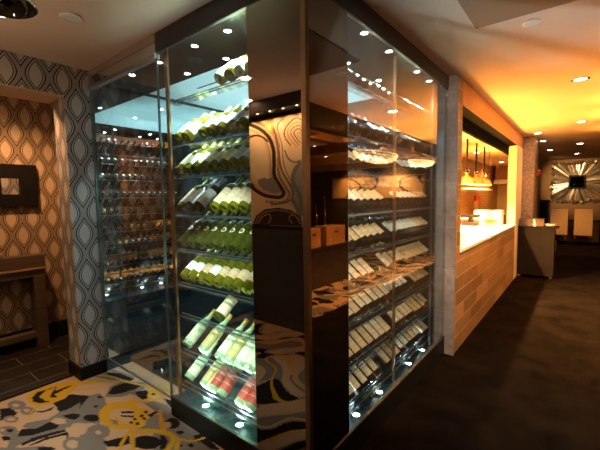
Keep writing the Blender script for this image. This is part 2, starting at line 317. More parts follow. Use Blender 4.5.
 ('K',[(-2202,1352),(-2185,1336),(-2177,1318),(-2179,1300),(-2191,1285),(-2212,1276),(-2237,1272),(-2264,1276),(-2288,1286),(-2307,1301),(-2316,1320),(-2314,1338),(-2301,1354),(-2280,1364),(-2253,1367),(-2226,1362)]),
 ('C',[(-2236,1302),(-2225,1294),(-2219,1284),(-2219,1275),(-2224,1267),(-2235,1263),(-2248,1262),(-2263,1264),(-2278,1271),(-2289,1279),(-2295,1289),(-2295,1299),(-2290,1306),(-2279,1311),(-2265,1312),(-2250,1309)]),
 ('K',[(-2090,1311),(-2085,1306),(-2085,1299),(-2088,1291),(-2096,1283),(-2106,1277),(-2117,1274),(-2128,1274),(-2136,1276),(-2141,1282),(-2141,1289),(-2138,1298),(-2130,1305),(-2120,1311),(-2109,1314),(-2098,1314)]),
 ('K',[(-1981,1229),(-1977,1226),(-1976,1222),(-1977,1218),(-1980,1214),(-1985,1212),(-1991,1211),(-1996,1211),(-2001,1213),(-2005,1217),(-2006,1221),(-2005,1225),(-2002,1229),(-1997,1231),(-1991,1232),(-1986,1231)]),
 ('K',[(-1927,1276),(-1922,1271),(-1920,1264),(-1922,1258),(-1927,1253),(-1934,1249),(-1942,1248),(-1951,1249),(-1959,1252),(-1964,1257),(-1966,1263),(-1964,1270),(-1959,1275),(-1952,1279),(-1943,1280),(-1935,1279)]),
 ('K',[(-2010,1329),(-1986,1380),(-1921,1386),(-1756,1352),(-1820,1322),(-1972,1316)]),
 ('K',[(-2199,1196),(-2164,1212),(-2095,1192),(-2052,1145),(-2064,1118)]),
 ('Y',[(-2164,1244),(-2147,1244),(-2124,1243),(-2097,1243),(-2070,1244),(-2046,1248),(-2025,1254),(-2006,1262),(-1987,1272),(-1971,1282),(-1957,1294),(-1946,1307),(-1938,1323),(-1931,1339),(-1926,1353),(-1922,1362),(-1943,1372),(-1947,1362),(-1952,1348),(-1958,1333),(-1966,1318),(-1976,1305),(-1989,1295),(-2005,1285),(-2022,1276),(-2041,1268),(-2059,1262),(-2081,1259),(-2106,1258),(-2133,1259),(-2156,1259),(-2173,1260)]),
 ('Y',[(-2473,1343),(-2451,1333),(-2419,1318),(-2383,1302),(-2348,1287),(-2317,1274),(-2290,1263),(-2263,1253),(-2236,1243),(-2207,1236),(-2175,1231),(-2143,1233),(-2112,1236),(-2083,1238),(-2061,1236),(-2041,1228),(-2018,1212),(-1995,1192),(-1975,1174),(-1961,1162),(-1942,1169),(-1955,1181),(-1975,1200),(-2000,1221),(-2028,1241),(-2061,1254),(-2094,1258),(-2127,1256),(-2158,1253),(-2186,1252),(-2210,1255),(-2234,1261),(-2258,1270),(-2283,1280),(-2309,1291),(-2339,1303),(-2373,1318),(-2408,1335),(-2440,1349),(-2462,1360)]),
]
ART_SHAPES = [
 ('W',[(-2907,2485),(-2895,2464),(-2879,2434),(-2862,2400),(-2847,2365),(-2836,2330),(-2827,2292),(-2819,2250),(-2812,2205),(-2805,2161),(-2797,2119),(-2792,2077),(-2786,2032),(-2775,1985),(-2757,1937),(-2729,1891),(-2697,1848),(-2667,1810),(-2644,1778),(-2630,1750),(-2620,1722),(-2613,1693),(-2607,1668),(-2603,1649),(-2481,1665),(-2485,1683),(-2491,1709),(-2499,1742),(-2512,1778),(-2531,1817),(-2559,1856),(-2589,1894),(-2616,1931),(-2637,1966),(-2649,2000),(-2657,2037),(-2663,2078),(-2668,2120),(-2676,2163),(-2683,2206),(-2690,2250),(-2698,2294),(-2708,2337),(-2721,2378),(-2739,2419),(-2757,2455),(-2772,2485),(-2783,2506)]),
 ('S',[(-2571,1978),(-2580,1964),(-2593,1944),(-2609,1918),(-2624,1888),(-2635,1859),(-2643,1830),(-2650,1800),(-2653,1768),(-2653,1733),(-2648,1696),(-2636,1660),(-2623,1627),(-2610,1597),(-2601,1568),(-2594,1534),(-2588,1491),(-2583,1445),(-2579,1405),(-2576,1376),(-2412,1392),(-2415,1419),(-2418,1459),(-2423,1506),(-2430,1552),(-2438,1595),(-2451,1633),(-2464,1666),(-2476,1694),(-2483,1717),(-2486,1737),(-2486,1758),(-2483,1779),(-2479,1801),(-2473,1822),(-2466,1841),(-2456,1861),(-2444,1882),(-2432,1902),(-2423,1916)]),
 ('W',[(-3285,2273),(-3170,2296),(-3062,2228),(-3005,2068),(-2996,1868),(-3030,1757),(-3186,1808),(-3296,1952)]),
 ('B',[(-3241,2544),(-3210,2530),(-3165,2512),(-3115,2489),(-3068,2465),(-3028,2440),(-2987,2412),(-2950,2383),(-2917,2352),(-2893,2319),(-2876,2282),(-2866,2242),(-2859,2202),(-2854,2164),(-2852,2129),(-2855,2094),(-2858,2060),(-2860,2025),(-2859,1990),(-2859,1954),(-2856,1918),(-2850,1882),(-2838,1848),(-2819,1814),(-2795,1782),(-2770,1752),(-2750,1725),(-2732,1701),(-2715,1681),(-2702,1662),(-2697,1645),(-2702,1626),(-2714,1605),(-2734,1584),(-2763,1568),(-2803,1559),(-2866,1558),(-2943,1563),(-3015,1570),(-3066,1574),(-3067,1567),(-3016,1563),(-2944,1556),(-2867,1552),(-2802,1553),(-2759,1562),(-2728,1580),(-2707,1602),(-2694,1624),(-2688,1645),(-2694,1665),(-2707,1684),(-2725,1704),(-2743,1728),(-2763,1755),(-2787,1785),(-2811,1817),(-2830,1850),(-2842,1883),(-2847,1918),(-2850,1954),(-2851,1989),(-2851,2025),(-2849,2059),(-2846,2093),(-2844,2128),(-2845,2164),(-2850,2202),(-2857,2243),(-2868,2283),(-2885,2320),(-2910,2355),(-2943,2387),(-2982,2417),(-3022,2444),(-3063,2470),(-3111,2495),(-3161,2517),(-3206,2536),(-3237,2550)]),
 ('B',[(-3203,2546),(-3172,2531),(-3127,2510),(-3078,2486),(-3032,2460),(-2993,2434),(-2955,2407),(-2919,2378),(-2889,2348),(-2867,2315),(-2853,2279),(-2845,2240),(-2841,2201),(-2838,2163),(-2838,2128),(-2841,2093),(-2845,2059),(-2847,2024),(-2847,1989),(-2846,1953),(-2844,1917),(-2838,1881),(-2826,1847),(-2806,1813),(-2782,1781),(-2758,1751),(-2738,1724),(-2719,1700),(-2700,1680),(-2686,1662),(-2681,1645),(-2687,1626),(-2700,1603),(-2722,1580),(-2752,1562),(-2794,1552),(-2859,1549),(-2938,1553),(-3013,1558),(-3066,1561),(-3067,1552),(-3015,1549),(-2939,1544),(-2860,1541),(-2792,1543),(-2747,1555),(-2714,1574),(-2690,1598),(-2676,1623),(-2670,1645),(-2676,1665),(-2691,1685),(-2710,1705),(-2728,1728),(-2748,1755),(-2772,1785),(-2796,1817),(-2815,1849),(-2826,1882),(-2832,1917),(-2835,1953),(-2835,1988),(-2836,2023),(-2833,2058),(-2829,2092),(-2826,2127),(-2827,2162),(-2829,2200),(-2834,2240),(-2842,2280),(-2856,2317),(-2879,2351),(-2910,2383),(-2947,2412),(-2986,2440),(-3025,2466),(-3072,2492),(-3122,2517),(-3166,2538),(-3197,2553)]),
 ('B',[(-3164,2549),(-3133,2533),(-3089,2510),(-3040,2484),(-2995,2456),(-2957,2430),(-2920,2403),(-2886,2375),(-2858,2345),(-2838,2313),(-2827,2277),(-2822,2238),(-2820,2199),(-2819,2161),(-2820,2126),(-2824,2092),(-2829,2058),(-2832,2023),(-2832,1988),(-2831,1952),(-2828,1916),(-2822,1881),(-2810,1847),(-2791,1813),(-2767,1781),(-2743,1751),(-2723,1724),(-2704,1700),(-2684,1681),(-2669,1663),(-2663,1645),(-2669,1624),(-2684,1599),(-2707,1575),(-2740,1555),(-2784,1542),(-2852,1538),(-2934,1540),(-3012,1544),(-3067,1546),(-3068,1540),(-3013,1537),(-2935,1533),(-2852,1532),(-2783,1536),(-2736,1549),(-2701,1570),(-2677,1596),(-2661,1622),(-2654,1645),(-2661,1665),(-2677,1684),(-2697,1704),(-2716,1727),(-2736,1754),(-2760,1784),(-2783,1816),(-2802,1848),(-2814,1882),(-2820,1916),(-2822,1952),(-2823,1987),(-2823,2022),(-2820,2057),(-2816,2091),(-2812,2125),(-2811,2161),(-2812,2198),(-2813,2238),(-2818,2277),(-2830,2314),(-2851,2347),(-2880,2378),(-2914,2407),(-2951,2434),(-2989,2461),(-3035,2488),(-3084,2515),(-3128,2538),(-3160,2555)]),
 ('D',[(-3338,2510),(-3304,2497),(-3257,2479),(-3207,2459),(-3161,2437),(-3123,2414),(-3086,2389),(-3052,2361),(-3022,2333),(-2998,2303),(-2978,2270),(-2962,2234),(-2949,2198),(-2940,2163),(-2935,2129),(-2935,2094),(-2936,2058),(-2937,2022),(-2938,1986),(-2941,1950),(-2943,1912),(-2938,1873),(-2922,1834),(-2897,1797),(-2868,1763),(-2843,1734),(-2825,1709),(-2810,1688),(-2798,1671),(-2793,1660),(-2793,1654),(-2796,1647),(-2803,1640),(-2815,1635),(-2835,1631),(-2870,1630),(-2921,1634),(-2978,1641),(-3033,1651),(-3078,1662),(-3121,1676),(-3160,1693),(-3195,1711),(-3224,1728),(-3246,1746),(-3264,1767),(-3278,1787),(-3290,1801),(-3348,1779),(-3337,1765),(-3321,1744),(-3299,1719),(-3270,1695),(-3235,1674),(-3195,1654),(-3150,1636),(-3102,1619),(-3050,1607),(-2990,1597),(-2929,1590),(-2873,1586),(-2828,1587),(-2792,1594),(-2765,1608),(-2746,1625),(-2736,1646),(-2736,1668),(-2745,1688),(-2759,1708),(-2774,1729),(-2793,1755),(-2819,1786),(-2846,1817),(-2867,1849),(-2879,1879),(-2883,1910),(-2882,1945),(-2878,1981),(-2877,2018),(-2877,2054),(-2875,2090),(-2876,2127),(-2881,2164),(-2891,2203),(-2905,2242),(-2922,2281),(-2945,2318),(-2973,2354),(-3007,2387),(-3045,2417),(-3086,2445),(-3129,2472),(-3180,2496),(-3233,2518),(-3281,2537),(-3313,2549)]),
 ('T',[(-3333,2465),(-3306,2453),(-3267,2436),(-3224,2416),(-3184,2396),(-3152,2375),(-3122,2353),(-3093,2330),(-3068,2305),(-3047,2278),(-3029,2248),(-3014,2216),(-3002,2182),(-2992,2151),(-2986,2120),(-2983,2091),(-2981,2060),(-2979,2028),(-2978,1994),(-2980,1959),(-2980,1921),(-2976,1883),(-2963,1844),(-2942,1803),(-2916,1762),(-2891,1726),(-2871,1698),(-2848,1678),(-2826,1665),(-2818,1662),(-2817,1667),(-2849,1665),(-2908,1666),(-2976,1670),(-3039,1677),(-3086,1688),(-3124,1704),(-3159,1724),(-3191,1745),(-3220,1764),(-3247,1786),(-3272,1808),(-3292,1828),(-3306,1842),(-3328,1831),(-3313,1817),(-3293,1797),(-3268,1774),(-3239,1751),(-3208,1731),(-3176,1710),(-3139,1689),(-3096,1672),(-3045,1660),(-2979,1652),(-2909,1648),(-2848,1647),(-2811,1650),(-2796,1666),(-2811,1679),(-2831,1691),(-2851,1708),(-2870,1734),(-2894,1770),(-2919,1810),(-2940,1849),(-2952,1885),(-2956,1921),(-2955,1957),(-2954,1993),(-2955,2027),(-2957,2059),(-2959,2090),(-2962,2121),(-2968,2152),(-2979,2185),(-2991,2219),(-3007,2253),(-3025,2285),(-3048,2314),(-3075,2340),(-3104,2365),(-3136,2387),(-3170,2409),(-3211,2431),(-3255,2451),(-3294,2468),(-3322,2480)]),
 ('B',[(-2960,2486),(-2950,2470),(-2937,2447),(-2922,2421),(-2908,2393),(-2897,2366),(-2887,2337),(-2878,2306),(-2869,2274),(-2862,2242),(-2856,2209),(-2851,2174),(-2845,2139),(-2839,2102),(-2833,2064),(-2827,2024),(-2819,1982),(-2807,1940),(-2787,1898),(-2758,1854),(-2725,1811),(-2694,1771),(-2672,1737),(-2655,1708),(-2643,1684),(-2636,1663),(-2635,1644),(-2641,1624),(-2651,1604),(-2669,1586),(-2693,1570),(-2730,1557),(-2789,1547),(-2860,1540),(-2928,1534),(-2976,1530),(-2973,1510),(-2926,1514),(-2857,1520),(-2784,1528),(-2722,1539),(-2680,1554),(-2650,1573),(-2630,1595),(-2617,1618),(-2610,1642),(-2611,1666),(-2619,1690),(-2632,1716),(-2649,1745),(-2672,1780),(-2703,1820),(-2735,1863),(-2763,1905),(-2782,1945),(-2794,1984),(-2801,2025),(-2807,2064),(-2813,2102),(-2819,2139),(-2825,2174),(-2830,2209),(-2836,2243),(-2843,2276),(-2852,2308),(-2861,2339),(-2872,2368),(-2883,2396),(-2897,2425),(-2912,2452),(-2926,2475),(-2935,2491)]),
 ('B',[(-2748,2518),(-2766,2510),(-2794,2501),(-2824,2486),(-2846,2463),(-2853,2430),(-2843,2386),(-2825,2335),(-2804,2282),(-2788,2231),(-2780,2183),(-2776,2135),(-2773,2086),(-2769,2040),(-2761,1998),(-2749,1961),(-2736,1927),(-2721,1896),(-2703,1864),(-2680,1829),(-2651,1790),(-2620,1752),(-2592,1720),(-2573,1697),(-2562,1703),(-2581,1725),(-2609,1758),(-2639,1796),(-2668,1834),(-2690,1868),(-2708,1899),(-2723,1930),(-2736,1963),(-2747,1999),(-2755,2040),(-2759,2086),(-2762,2134),(-2766,2183),(-2774,2232),(-2791,2283),(-2811,2336),(-2829,2386),(-2839,2428),(-2833,2457),(-2813,2477),(-2785,2491),(-2758,2501),(-2739,2508)]),
 ('N',[(-2517,2015),(-2533,2002),(-2557,1983),(-2585,1960),(-2609,1934),(-2626,1906),(-2640,1877),(-2649,1845),(-2653,1812),(-2649,1778),(-2635,1743),(-2613,1710),(-2591,1680),(-2572,1654),(-2559,1632),(-2548,1615),(-2541,1602),(-2535,1586),(-2531,1561),(-2527,1520),(-2526,1472),(-2527,1431),(-2526,1421),(-2496,1427),(-2514,1451),(-2538,1489),(-2561,1526),(-2579,1552),(-2595,1571),(-2608,1587),(-2619,1599),(-2627,1608),(-2678,1582),(-2670,1573),(-2659,1561),(-2646,1546),(-2631,1528),(-2614,1504),(-2592,1468),(-2566,1428),(-2542,1396),(-2483,1391),(-2469,1428),(-2467,1473),(-2469,1523),(-2473,1566),(-2478,1595),(-2485,1617),(-2495,1635),(-2506,1652),(-2519,1674),(-2539,1702),(-2561,1732),(-2579,1760),(-2590,1786),(-2593,1810),(-2589,1836),(-2582,1862),(-2571,1887),(-2558,1908),(-2538,1930),(-2513,1950),(-2490,1968),(-2474,1981)]),
 ('D',[(-3326,2354),(-3308,2357),(-3282,2361),(-3253,2365),(-3225,2367),(-3200,2366),(-3176,2362),(-3151,2355),(-3126,2347),(-3103,2337),(-3082,2328),(-3065,2317),(-3048,2304),(-3033,2291),(-3020,2279),(-3010,2271),(-2988,2284),(-2997,2292),(-3010,2304),(-3026,2318),(-3045,2332),(-3066,2345),(-3089,2356),(-3115,2366),(-3142,2376),(-3171,2384),(-3200,2389),(-3230,2390),(-3263,2388),(-3293,2384),(-3319,2379),(-3337,2377)]),
 ('B',[(-2632,2198),(-2645,2212),(-2665,2232),(-2687,2254),(-2704,2276),(-2715,2294),(-2723,2313),(-2728,2331),(-2730,2348),(-2728,2364),(-2721,2379),(-2711,2393),(-2699,2408),(-2686,2421),(-2672,2433),(-2656,2444),(-2640,2454),(-2624,2463),(-2610,2471),(-2598,2477),(-2586,2483),(-2574,2486),(-2563,2487),(-2552,2487),(-2542,2485),(-2530,2481),(-2516,2474),(-2500,2465),(-2483,2453),(-2465,2439),(-2448,2424),(-2429,2406),(-2411,2386),(-2393,2365),(-2379,2344),(-2368,2322),(-2359,2299),(-2353,2276),(-2350,2253),(-2351,2232),(-2356,2211),(-2364,2191),(-2374,2172),(-2385,2155),(-2399,2139),(-2416,2125),(-2432,2113),(-2443,2104),(-2429,2094),(-2418,2102),(-2403,2115),(-2385,2130),(-2370,2147),(-2358,2165),(-2348,2185),(-2339,2206),(-2334,2229),(-2333,2252),(-2336,2276),(-2342,2301),(-2352,2325),(-2363,2348),(-2379,2371),(-2397,2393),(-2416,2414),(-2435,2432),(-2453,2448),(-2472,2463),(-2490,2475),(-2508,2485),(-2524,2493),(-2539,2498),(-2553,2501),(-2567,2501),(-2581,2500),(-2596,2496),(-2609,2490),(-2623,2483),(-2637,2475),(-2653,2466),(-2670,2456),(-2687,2444),(-2702,2431),(-2715,2417),(-2728,2402),(-2740,2386),(-2747,2369),(-2750,2350),(-2748,2331),(-2742,2311),(-2733,2290),(-2721,2270),(-2702,2247),(-2680,2224),(-2660,2204),(-2646,2190)]),
 ('T',[(-2546,2177),(-2556,2186),(-2569,2199),(-2585,2215),(-2600,2230),(-2614,2245),(-2629,2261),(-2643,2276),(-2655,2292),(-2664,2306),(-2672,2321),(-2676,2335),(-2679,2348),(-2678,2360),(-2673,2371),(-2666,2382),(-2656,2392),(-2645,2401),(-2633,2410),(-2619,2418),(-2605,2424),(-2591,2430),(-2579,2435),(-2568,2438),(-2557,2440),(-2548,2441),(-2539,2440),(-2530,2438),(-2522,2435),(-2513,2430),(-2502,2422),(-2490,2413),(-2477,2401),(-2463,2388),(-2450,2374),(-2437,2358),(-2423,2340),(-2411,2322),(-2400,2304),(-2393,2286),(-2387,2268),(-2384,2250),(-2383,2232),(-2386,2217),(-2393,2202),(-2403,2187),(-2414,2174),(-2421,2164),(-2406,2156),(-2398,2165),(-2388,2179),(-2376,2195),(-2368,2212),(-2366,2230),(-2367,2249),(-2370,2269),(-2376,2288),(-2384,2307),(-2395,2327),(-2408,2346),(-2422,2364),(-2436,2380),(-2449,2395),(-2464,2409),(-2477,2422),(-2491,2432),(-2503,2440),(-2514,2447),(-2526,2452),(-2538,2455),(-2551,2456),(-2564,2455),(-2576,2452),(-2589,2448),(-2602,2443),(-2616,2437),(-2632,2430),(-2647,2422),(-2660,2412),(-2671,2402),(-2682,2391),(-2691,2378),(-2697,2364),(-2698,2349),(-2695,2334),(-2690,2318),(-2682,2302),(-2672,2286),(-2659,2269),(-2644,2253),(-2629,2237),(-2614,2222),(-2599,2207),(-2584,2191),(-2570,2178),(-2560,2169)]),
 ('D',[(-2515,2186),(-2520,2192),(-2528,2199),(-2536,2208),(-2546,2217),(-2555,2227),(-2564,2238),(-2574,2249),(-2584,2261),(-2594,2272),(-2604,2284),(-2614,2297),(-2623,2308),(-2629,2319),(-2633,2330),(-2635,2340),(-2635,2350),(-2633,2358),(-2628,2366),(-2621,2374),(-2612,2381),(-2602,2387),(-2592,2393),(-2581,2397),(-2569,2401),(-2558,2404),(-2548,2405),(-2540,2406),(-2532,2406),(-2525,2404),(-2518,2402),(-2510,2398),(-2503,2392),(-2496,2385),(-2487,2377),(-2478,2367),(-2468,2355),(-2458,2342),(-2448,2329),(-2440,2316),(-2431,2301),(-2423,2286),(-2417,2272),(-2413,2258),(-2413,2244),(-2415,2230),(-2418,2218),(-2420,2209),(-2410,2207),(-2408,2216),(-2405,2228),(-2403,2243),(-2403,2258),(-2407,2273),(-2413,2288),(-2422,2304),(-2431,2318),(-2439,2332),(-2449,2346),(-2460,2359),(-2470,2371),(-2479,2381),(-2488,2390),(-2496,2397),(-2504,2404),(-2513,2409),(-2523,2412),(-2532,2414),(-2542,2414),(-2552,2413),(-2562,2412),(-2574,2409),(-2587,2405),(-2598,2400),(-2609,2394),(-2620,2388),(-2630,2380),(-2638,2371),(-2643,2362),(-2646,2352),(-2646,2341),(-2643,2329),(-2639,2318),(-2633,2305),(-2623,2293),(-2613,2281),(-2603,2269),(-2593,2257),(-2583,2245),(-2573,2234),(-2563,2223),(-2554,2213),(-2545,2203),(-2536,2194),(-2528,2187),(-2523,2182)]),
 ('B',[(-2492,2219),(-2497,2222),(-2503,2224),(-2510,2228),(-2515,2231),(-2520,2235),(-2524,2241),(-2529,2247),(-2534,2254),(-2540,2261),(-2546,2269),(-2552,2277),(-2558,2285),(-2564,2293),(-2570,2301),(-2576,2309),(-2580,2317),(-2583,2323),(-2584,2329),(-2584,2335),(-2583,2340),(-2581,2345),(-2577,2349),(-2572,2353),(-2565,2357),(-2557,2360),(-2550,2362),(-2543,2364),(-2536,2366),(-2529,2366),(-2523,2366),(-2519,2365),(-2515,2363),(-2511,2361),(-2507,2358),(-2502,2354),(-2497,2348),(-2492,2341),(-2487,2334),(-2481,2325),(-2475,2316),(-2469,2306),(-2463,2296),(-2458,2287),(-2455,2277),(-2452,2266),(-2449,2256),(-2448,2249),(-2433,2250),(-2434,2257),(-2437,2267),(-2440,2278),(-2444,2289),(-2449,2300),(-2455,2310),(-2461,2320),(-2468,2330),(-2474,2338),(-2479,2346),(-2484,2353),(-2490,2360),(-2496,2365),(-2502,2370),(-2509,2374),(-2516,2376),(-2523,2378),(-2532,2378),(-2540,2378),(-2549,2376),(-2558,2374),(-2566,2371),(-2575,2368),(-2583,2363),(-2590,2358),(-2595,2352),(-2599,2345),(-2600,2338),(-2600,2330),(-2599,2322),(-2595,2313),(-2590,2305),(-2584,2296),(-2578,2288),(-2572,2280),(-2566,2272),(-2559,2264),(-2553,2256),(-2548,2249),(-2543,2242),(-2538,2235),(-2532,2229),(-2526,2223),(-2518,2218),(-2510,2214),(-2503,2211),(-2499,2209)]),
 ('T',[(-2488,2263),(-2491,2263),(-2495,2263),(-2499,2263),(-2502,2264),(-2503,2264),(-2505,2266),(-2508,2267),(-2510,2270),(-2512,2272),(-2514,2275),(-2516,2278),(-2518,2282),(-2520,2285),(-2523,2289),(-2525,2293),(-2528,2297),(-2530,2300),(-2532,2304),(-2534,2308),(-2536,2311),(-2537,2313),(-2537,2315),(-2536,2317),(-2535,2319),(-2534,2321),(-2532,2322),(-2530,2323),(-2526,2325),(-2523,2325),(-2520,2326),(-2517,2326),(-2514,2326),(-2512,2326),(-2510,2325),(-2509,2325),(-2507,2323),(-2506,2322),(-2504,2319),(-2502,2316),(-2500,2313),(-2497,2309),(-2495,2304),(-2493,2300),(-2490,2295),(-2488,2289),(-2485,2284),(-2484,2281),(-2472,2283),(-2473,2286),(-2476,2291),(-2478,2297),(-2481,2302),(-2483,2307),(-2485,2311),(-2488,2316),(-2490,2320),(-2493,2323),(-2495,2326),(-2498,2329),(-2501,2332),(-2505,2334),(-2510,2336),(-2514,2336),(-2519,2336),(-2523,2336),(-2528,2335),(-2533,2334),(-2537,2333),(-2541,2330),(-2545,2328),(-2547,2325),(-2549,2321),(-2550,2317),(-2550,2313),(-2548,2309),(-2546,2305),(-2544,2301),(-2542,2297),(-2540,2293),(-2537,2289),(-2534,2285),(-2532,2282),(-2530,2278),(-2528,2275),(-2526,2271),(-2523,2268),(-2520,2264),(-2517,2261),(-2514,2259),(-2510,2256),(-2505,2254),(-2499,2253),(-2494,2253),(-2490,2253),(-2487,2252)]),
 ('N',[(-2751,2151),(-2745,2137),(-2735,2116),(-2724,2092),(-2711,2068),(-2695,2048),(-2677,2033),(-2656,2019),(-2635,2008),(-2613,2000),(-2590,1994),(-2567,1993),(-2543,1996),(-2521,2001),(-2503,2006),(-2490,2009),(-2499,2028),(-2512,2026),(-2530,2021),(-2550,2017),(-2570,2014),(-2587,2015),(-2604,2019),(-2623,2026),(-2641,2036),(-2658,2047),(-2673,2060),(-2686,2076),(-2698,2098),(-2709,2121),(-2718,2142),(-2725,2156)]),
 ('N',[(-3192,1833),(-3058,1855),(-3027,1831),(-2935,1853),(-2892,1810),(-2835,1731),(-2798,1675),(-2911,1656),(-3094,1698),(-3181,1764)]),
 ('D',[(-3304,1262),(-3233,1382),(-3070,1465),(-2855,1485),(-2655,1458),(-2506,1375),(-2495,1270)]),
 ('N',[(-3243,1273),(-3231,1290),(-3215,1315),(-3195,1342),(-3174,1366),(-3150,1384),(-3124,1398),(-3094,1411),(-3062,1421),(-3028,1429),(-2992,1436),(-2953,1441),(-2913,1445),(-2873,1446),(-2835,1446),(-2797,1444),(-2759,1441),(-2723,1436),(-2688,1427),(-2653,1414),(-2616,1394),(-2580,1372),(-2549,1351),(-2527,1337),(-2514,1349),(-2536,1363),(-2567,1384),(-2604,1407),(-2643,1427),(-2680,1441),(-2717,1450),(-2755,1456),(-2794,1460),(-2833,1461),(-2873,1462),(-2914,1460),(-2955,1457),(-2996,1452),(-3033,1444),(-3069,1436),(-3103,1425),(-3135,1412),(-3165,1396),(-3191,1376),(-3215,1349),(-3236,1321),(-3252,1296),(-3264,1279)]),
 ('T',[(-3197,1279),(-3185,1293),(-3169,1312),(-3150,1334),(-3130,1353),(-3110,1367),(-3087,1378),(-3061,1387),(-3037,1394),(-3017,1397),(-3006,1395),(-2997,1390),(-2991,1380),(-2987,1368),(-2987,1356),(-2991,1345),(-3000,1330),(-3013,1315),(-3026,1301),(-3034,1291),(-3021,1285),(-3013,1295),(-3000,1309),(-2987,1325),(-2976,1341),(-2972,1356),(-2972,1370),(-2976,1384),(-2985,1397),(-2999,1406),(-3017,1408),(-3041,1405),(-3067,1398),(-3094,1388),(-3120,1376),(-3142,1360),(-3163,1340),(-3183,1318),(-3199,1298),(-3211,1285)]),
 ('T',[(-2515,1308),(-2525,1320),(-2538,1339),(-2554,1359),(-2571,1377),(-2586,1390),(-2603,1399),(-2620,1404),(-2636,1407),(-2652,1406),(-2665,1402),(-2677,1394),(-2686,1383),(-2692,1371),(-2693,1357),(-2687,1344),(-2674,1331),(-2659,1317),(-2645,1305),(-2636,1297),(-2625,1305),(-2635,1313),(-2649,1325),(-2663,1337),(-2674,1350),(-2679,1359),(-2678,1369),(-2673,1379),(-2666,1387),(-2658,1393),(-2650,1396),(-2638,1396),(-2624,1394),(-2610,1389),(-2596,1382),(-2582,1371),(-2566,1353),(-2550,1333),(-2537,1314),(-2527,1302)]),
 ('Y',[(-2913,2441),(-2919,2410),(-2934,2386),(-2956,2370),(-2981,2367),(-3007,2377),(-3028,2397),(-3042,2426),(-3046,2459),(-3040,2490),(-3024,2515),(-3002,2529),(-2976,2532),(-2951,2522),(-2931,2501),(-2917,2473)]),
 ('L',[(-2946,2445),(-2948,2432),(-2954,2422),(-2963,2416),(-2974,2414),(-2984,2418),(-2993,2427),(-2998,2439),(-3000,2453),(-2998,2466),(-2991,2476),(-2982,2482),(-2972,2484),(-2962,2480),(-2953,2471),(-2948,2459)]),
]
# ------------------------------------------------------------------ materials
def wallpaper(name, fill, band, line, u0, v0, W=.19, H=.37):
    ring = tuple(c*.92 for c in fill)
    t = NT(name)
    x, y, z = t.xyz()
    u = t.math('DIVIDE', t.math('SUBTRACT', t.math('ADD', x, y), u0), W)
    v = t.math('DIVIDE', t.math('SUBTRACT', z, v0), H)
    uw = t.math('ABSOLUTE', t.math('SUBTRACT', u, t.math('ROUND', u)))
    w = t.math('MULTIPLY_ADD', t.math('COSINE', t.math('MULTIPLY', v, 2*PI)), .205, .25)
    d = t.math('ABSOLUTE', t.math('SUBTRACT', uw, w))
    g = t.noise(900.0, detail=2)
    c = t.ramp(d, [(0.0, band), (.082, line), (.128, ring), (.182, line), (.218, fill)], 'CONSTANT')
    c2 = t.mix(t.math('MULTIPLY', g, .18), c, (0, 0, 0, 1))
    t.pr(c2, .6, spec=.08)
    return t.m

M = {}
M['paper_front'] = wallpaper('wallpaper_front', (.43, .40, .385), (.27, .245, .235), (.003, .003, .003), 1.265-3.45, .57)
M['paper_back'] = wallpaper('wallpaper_alcove', (.47, .34, .22), (.25, .17, .10), (.006, .005, .004), 1.05-4.8, 2.155)
M['ceiling'] = simple('ceiling_paint', (.62, .48, .385), .85, var=.03, scale=2)
M['ceiling_paper'] = simple('ceiling_textured_panel', (.20, .13, .095), .7, var=.12, scale=300, bump=.1)
M['black_base'] = simple('black_lacquer_base', (.007, .0065, .006), .5, spec=.15, var=.2)
M['brown_gloss'] = simple('brown_gloss_panel', (.014, .011, .010), .2, var=.1, scale=3)
M['fascia'] = simple('brown_fascia', (.013, .010, .009), .4, var=.1, scale=5)
M['fascia_tan'] = simple('tan_fascia', (.24, .20, .17), .5, var=.06, scale=5)
M['steel'] = simple('brushed_steel', (.42, .43, .43), .38, 1.0, var=.1, scale=40)
M['chrome'] = simple('polished_chrome', (.8, .8, .8), .06, 1.0)
M['brass'] = simple('tarnished_brass', (.34, .22, .12), .3, 1.0, var=.25, scale=14)
M['bronze'] = simple('bronze_corner_trim', (.15, .095, .05), .35, 1.0, var=.1)
M['mirror'] = simple('dark_mirror_glass', (.225, .19, .16), .015, 1.0)
M['mirror_smoke'] = simple('smoked_mirror_glass', (.66, .74, .74), .01, 1.0)
M['silver'] = simple('silvered_mirror', (.82, .80, .76), .02, 1.0)
M['glass'] = thin_glass('clear_glass', (.95, .985, .975), 1.5, 1.0)
M['glass_coated'] = thin_glass('coated_glass', (.93, .97, .96), 1.5, 1.7)
M['glass_edge'] = simple('glass_edge', (.10, .17, .16), .15, 0.0, .6)
M['cellar_ceiling'] = simple('cellar_ceiling_paint', (.66, .76, .76), .6)
M['cellar_wall'] = simple('cellar_dark_wall', (.03, .04, .043), .25, var=.2)
M['deck'] = simple('dark_stone_deck', (.012, .035, .045), .12, var=.3, scale=12)
M['white_led'] = emitter('led_lens', (.80, .95, 1.0), 38)
M['warm_led'] = emitter('warm_lens', (1.0, .80, .50), 14)
M['lens_off'] = simple('white_grille', (.62, .64, .66), .5)
M['walnut'] = simple('walnut', (.115, .068, .038), .42, var=.3, scale=7)
M['stand_black'] = simple('host_stand_laminate', (.012, .008, .006), .7, spec=.08, var=.2)
M['black_wood'] = simple('black_wood', (.006, .005, .0045), .45, spec=.15, var=.2)
M['dark_wood'] = simple('dark_wood', (.016, .010, .007), .45, spec=.25, var=.25, scale=9)
M['orange_wood'] = simple('amber_wood', (.34, .18, .07), .45, var=.18, scale=9)

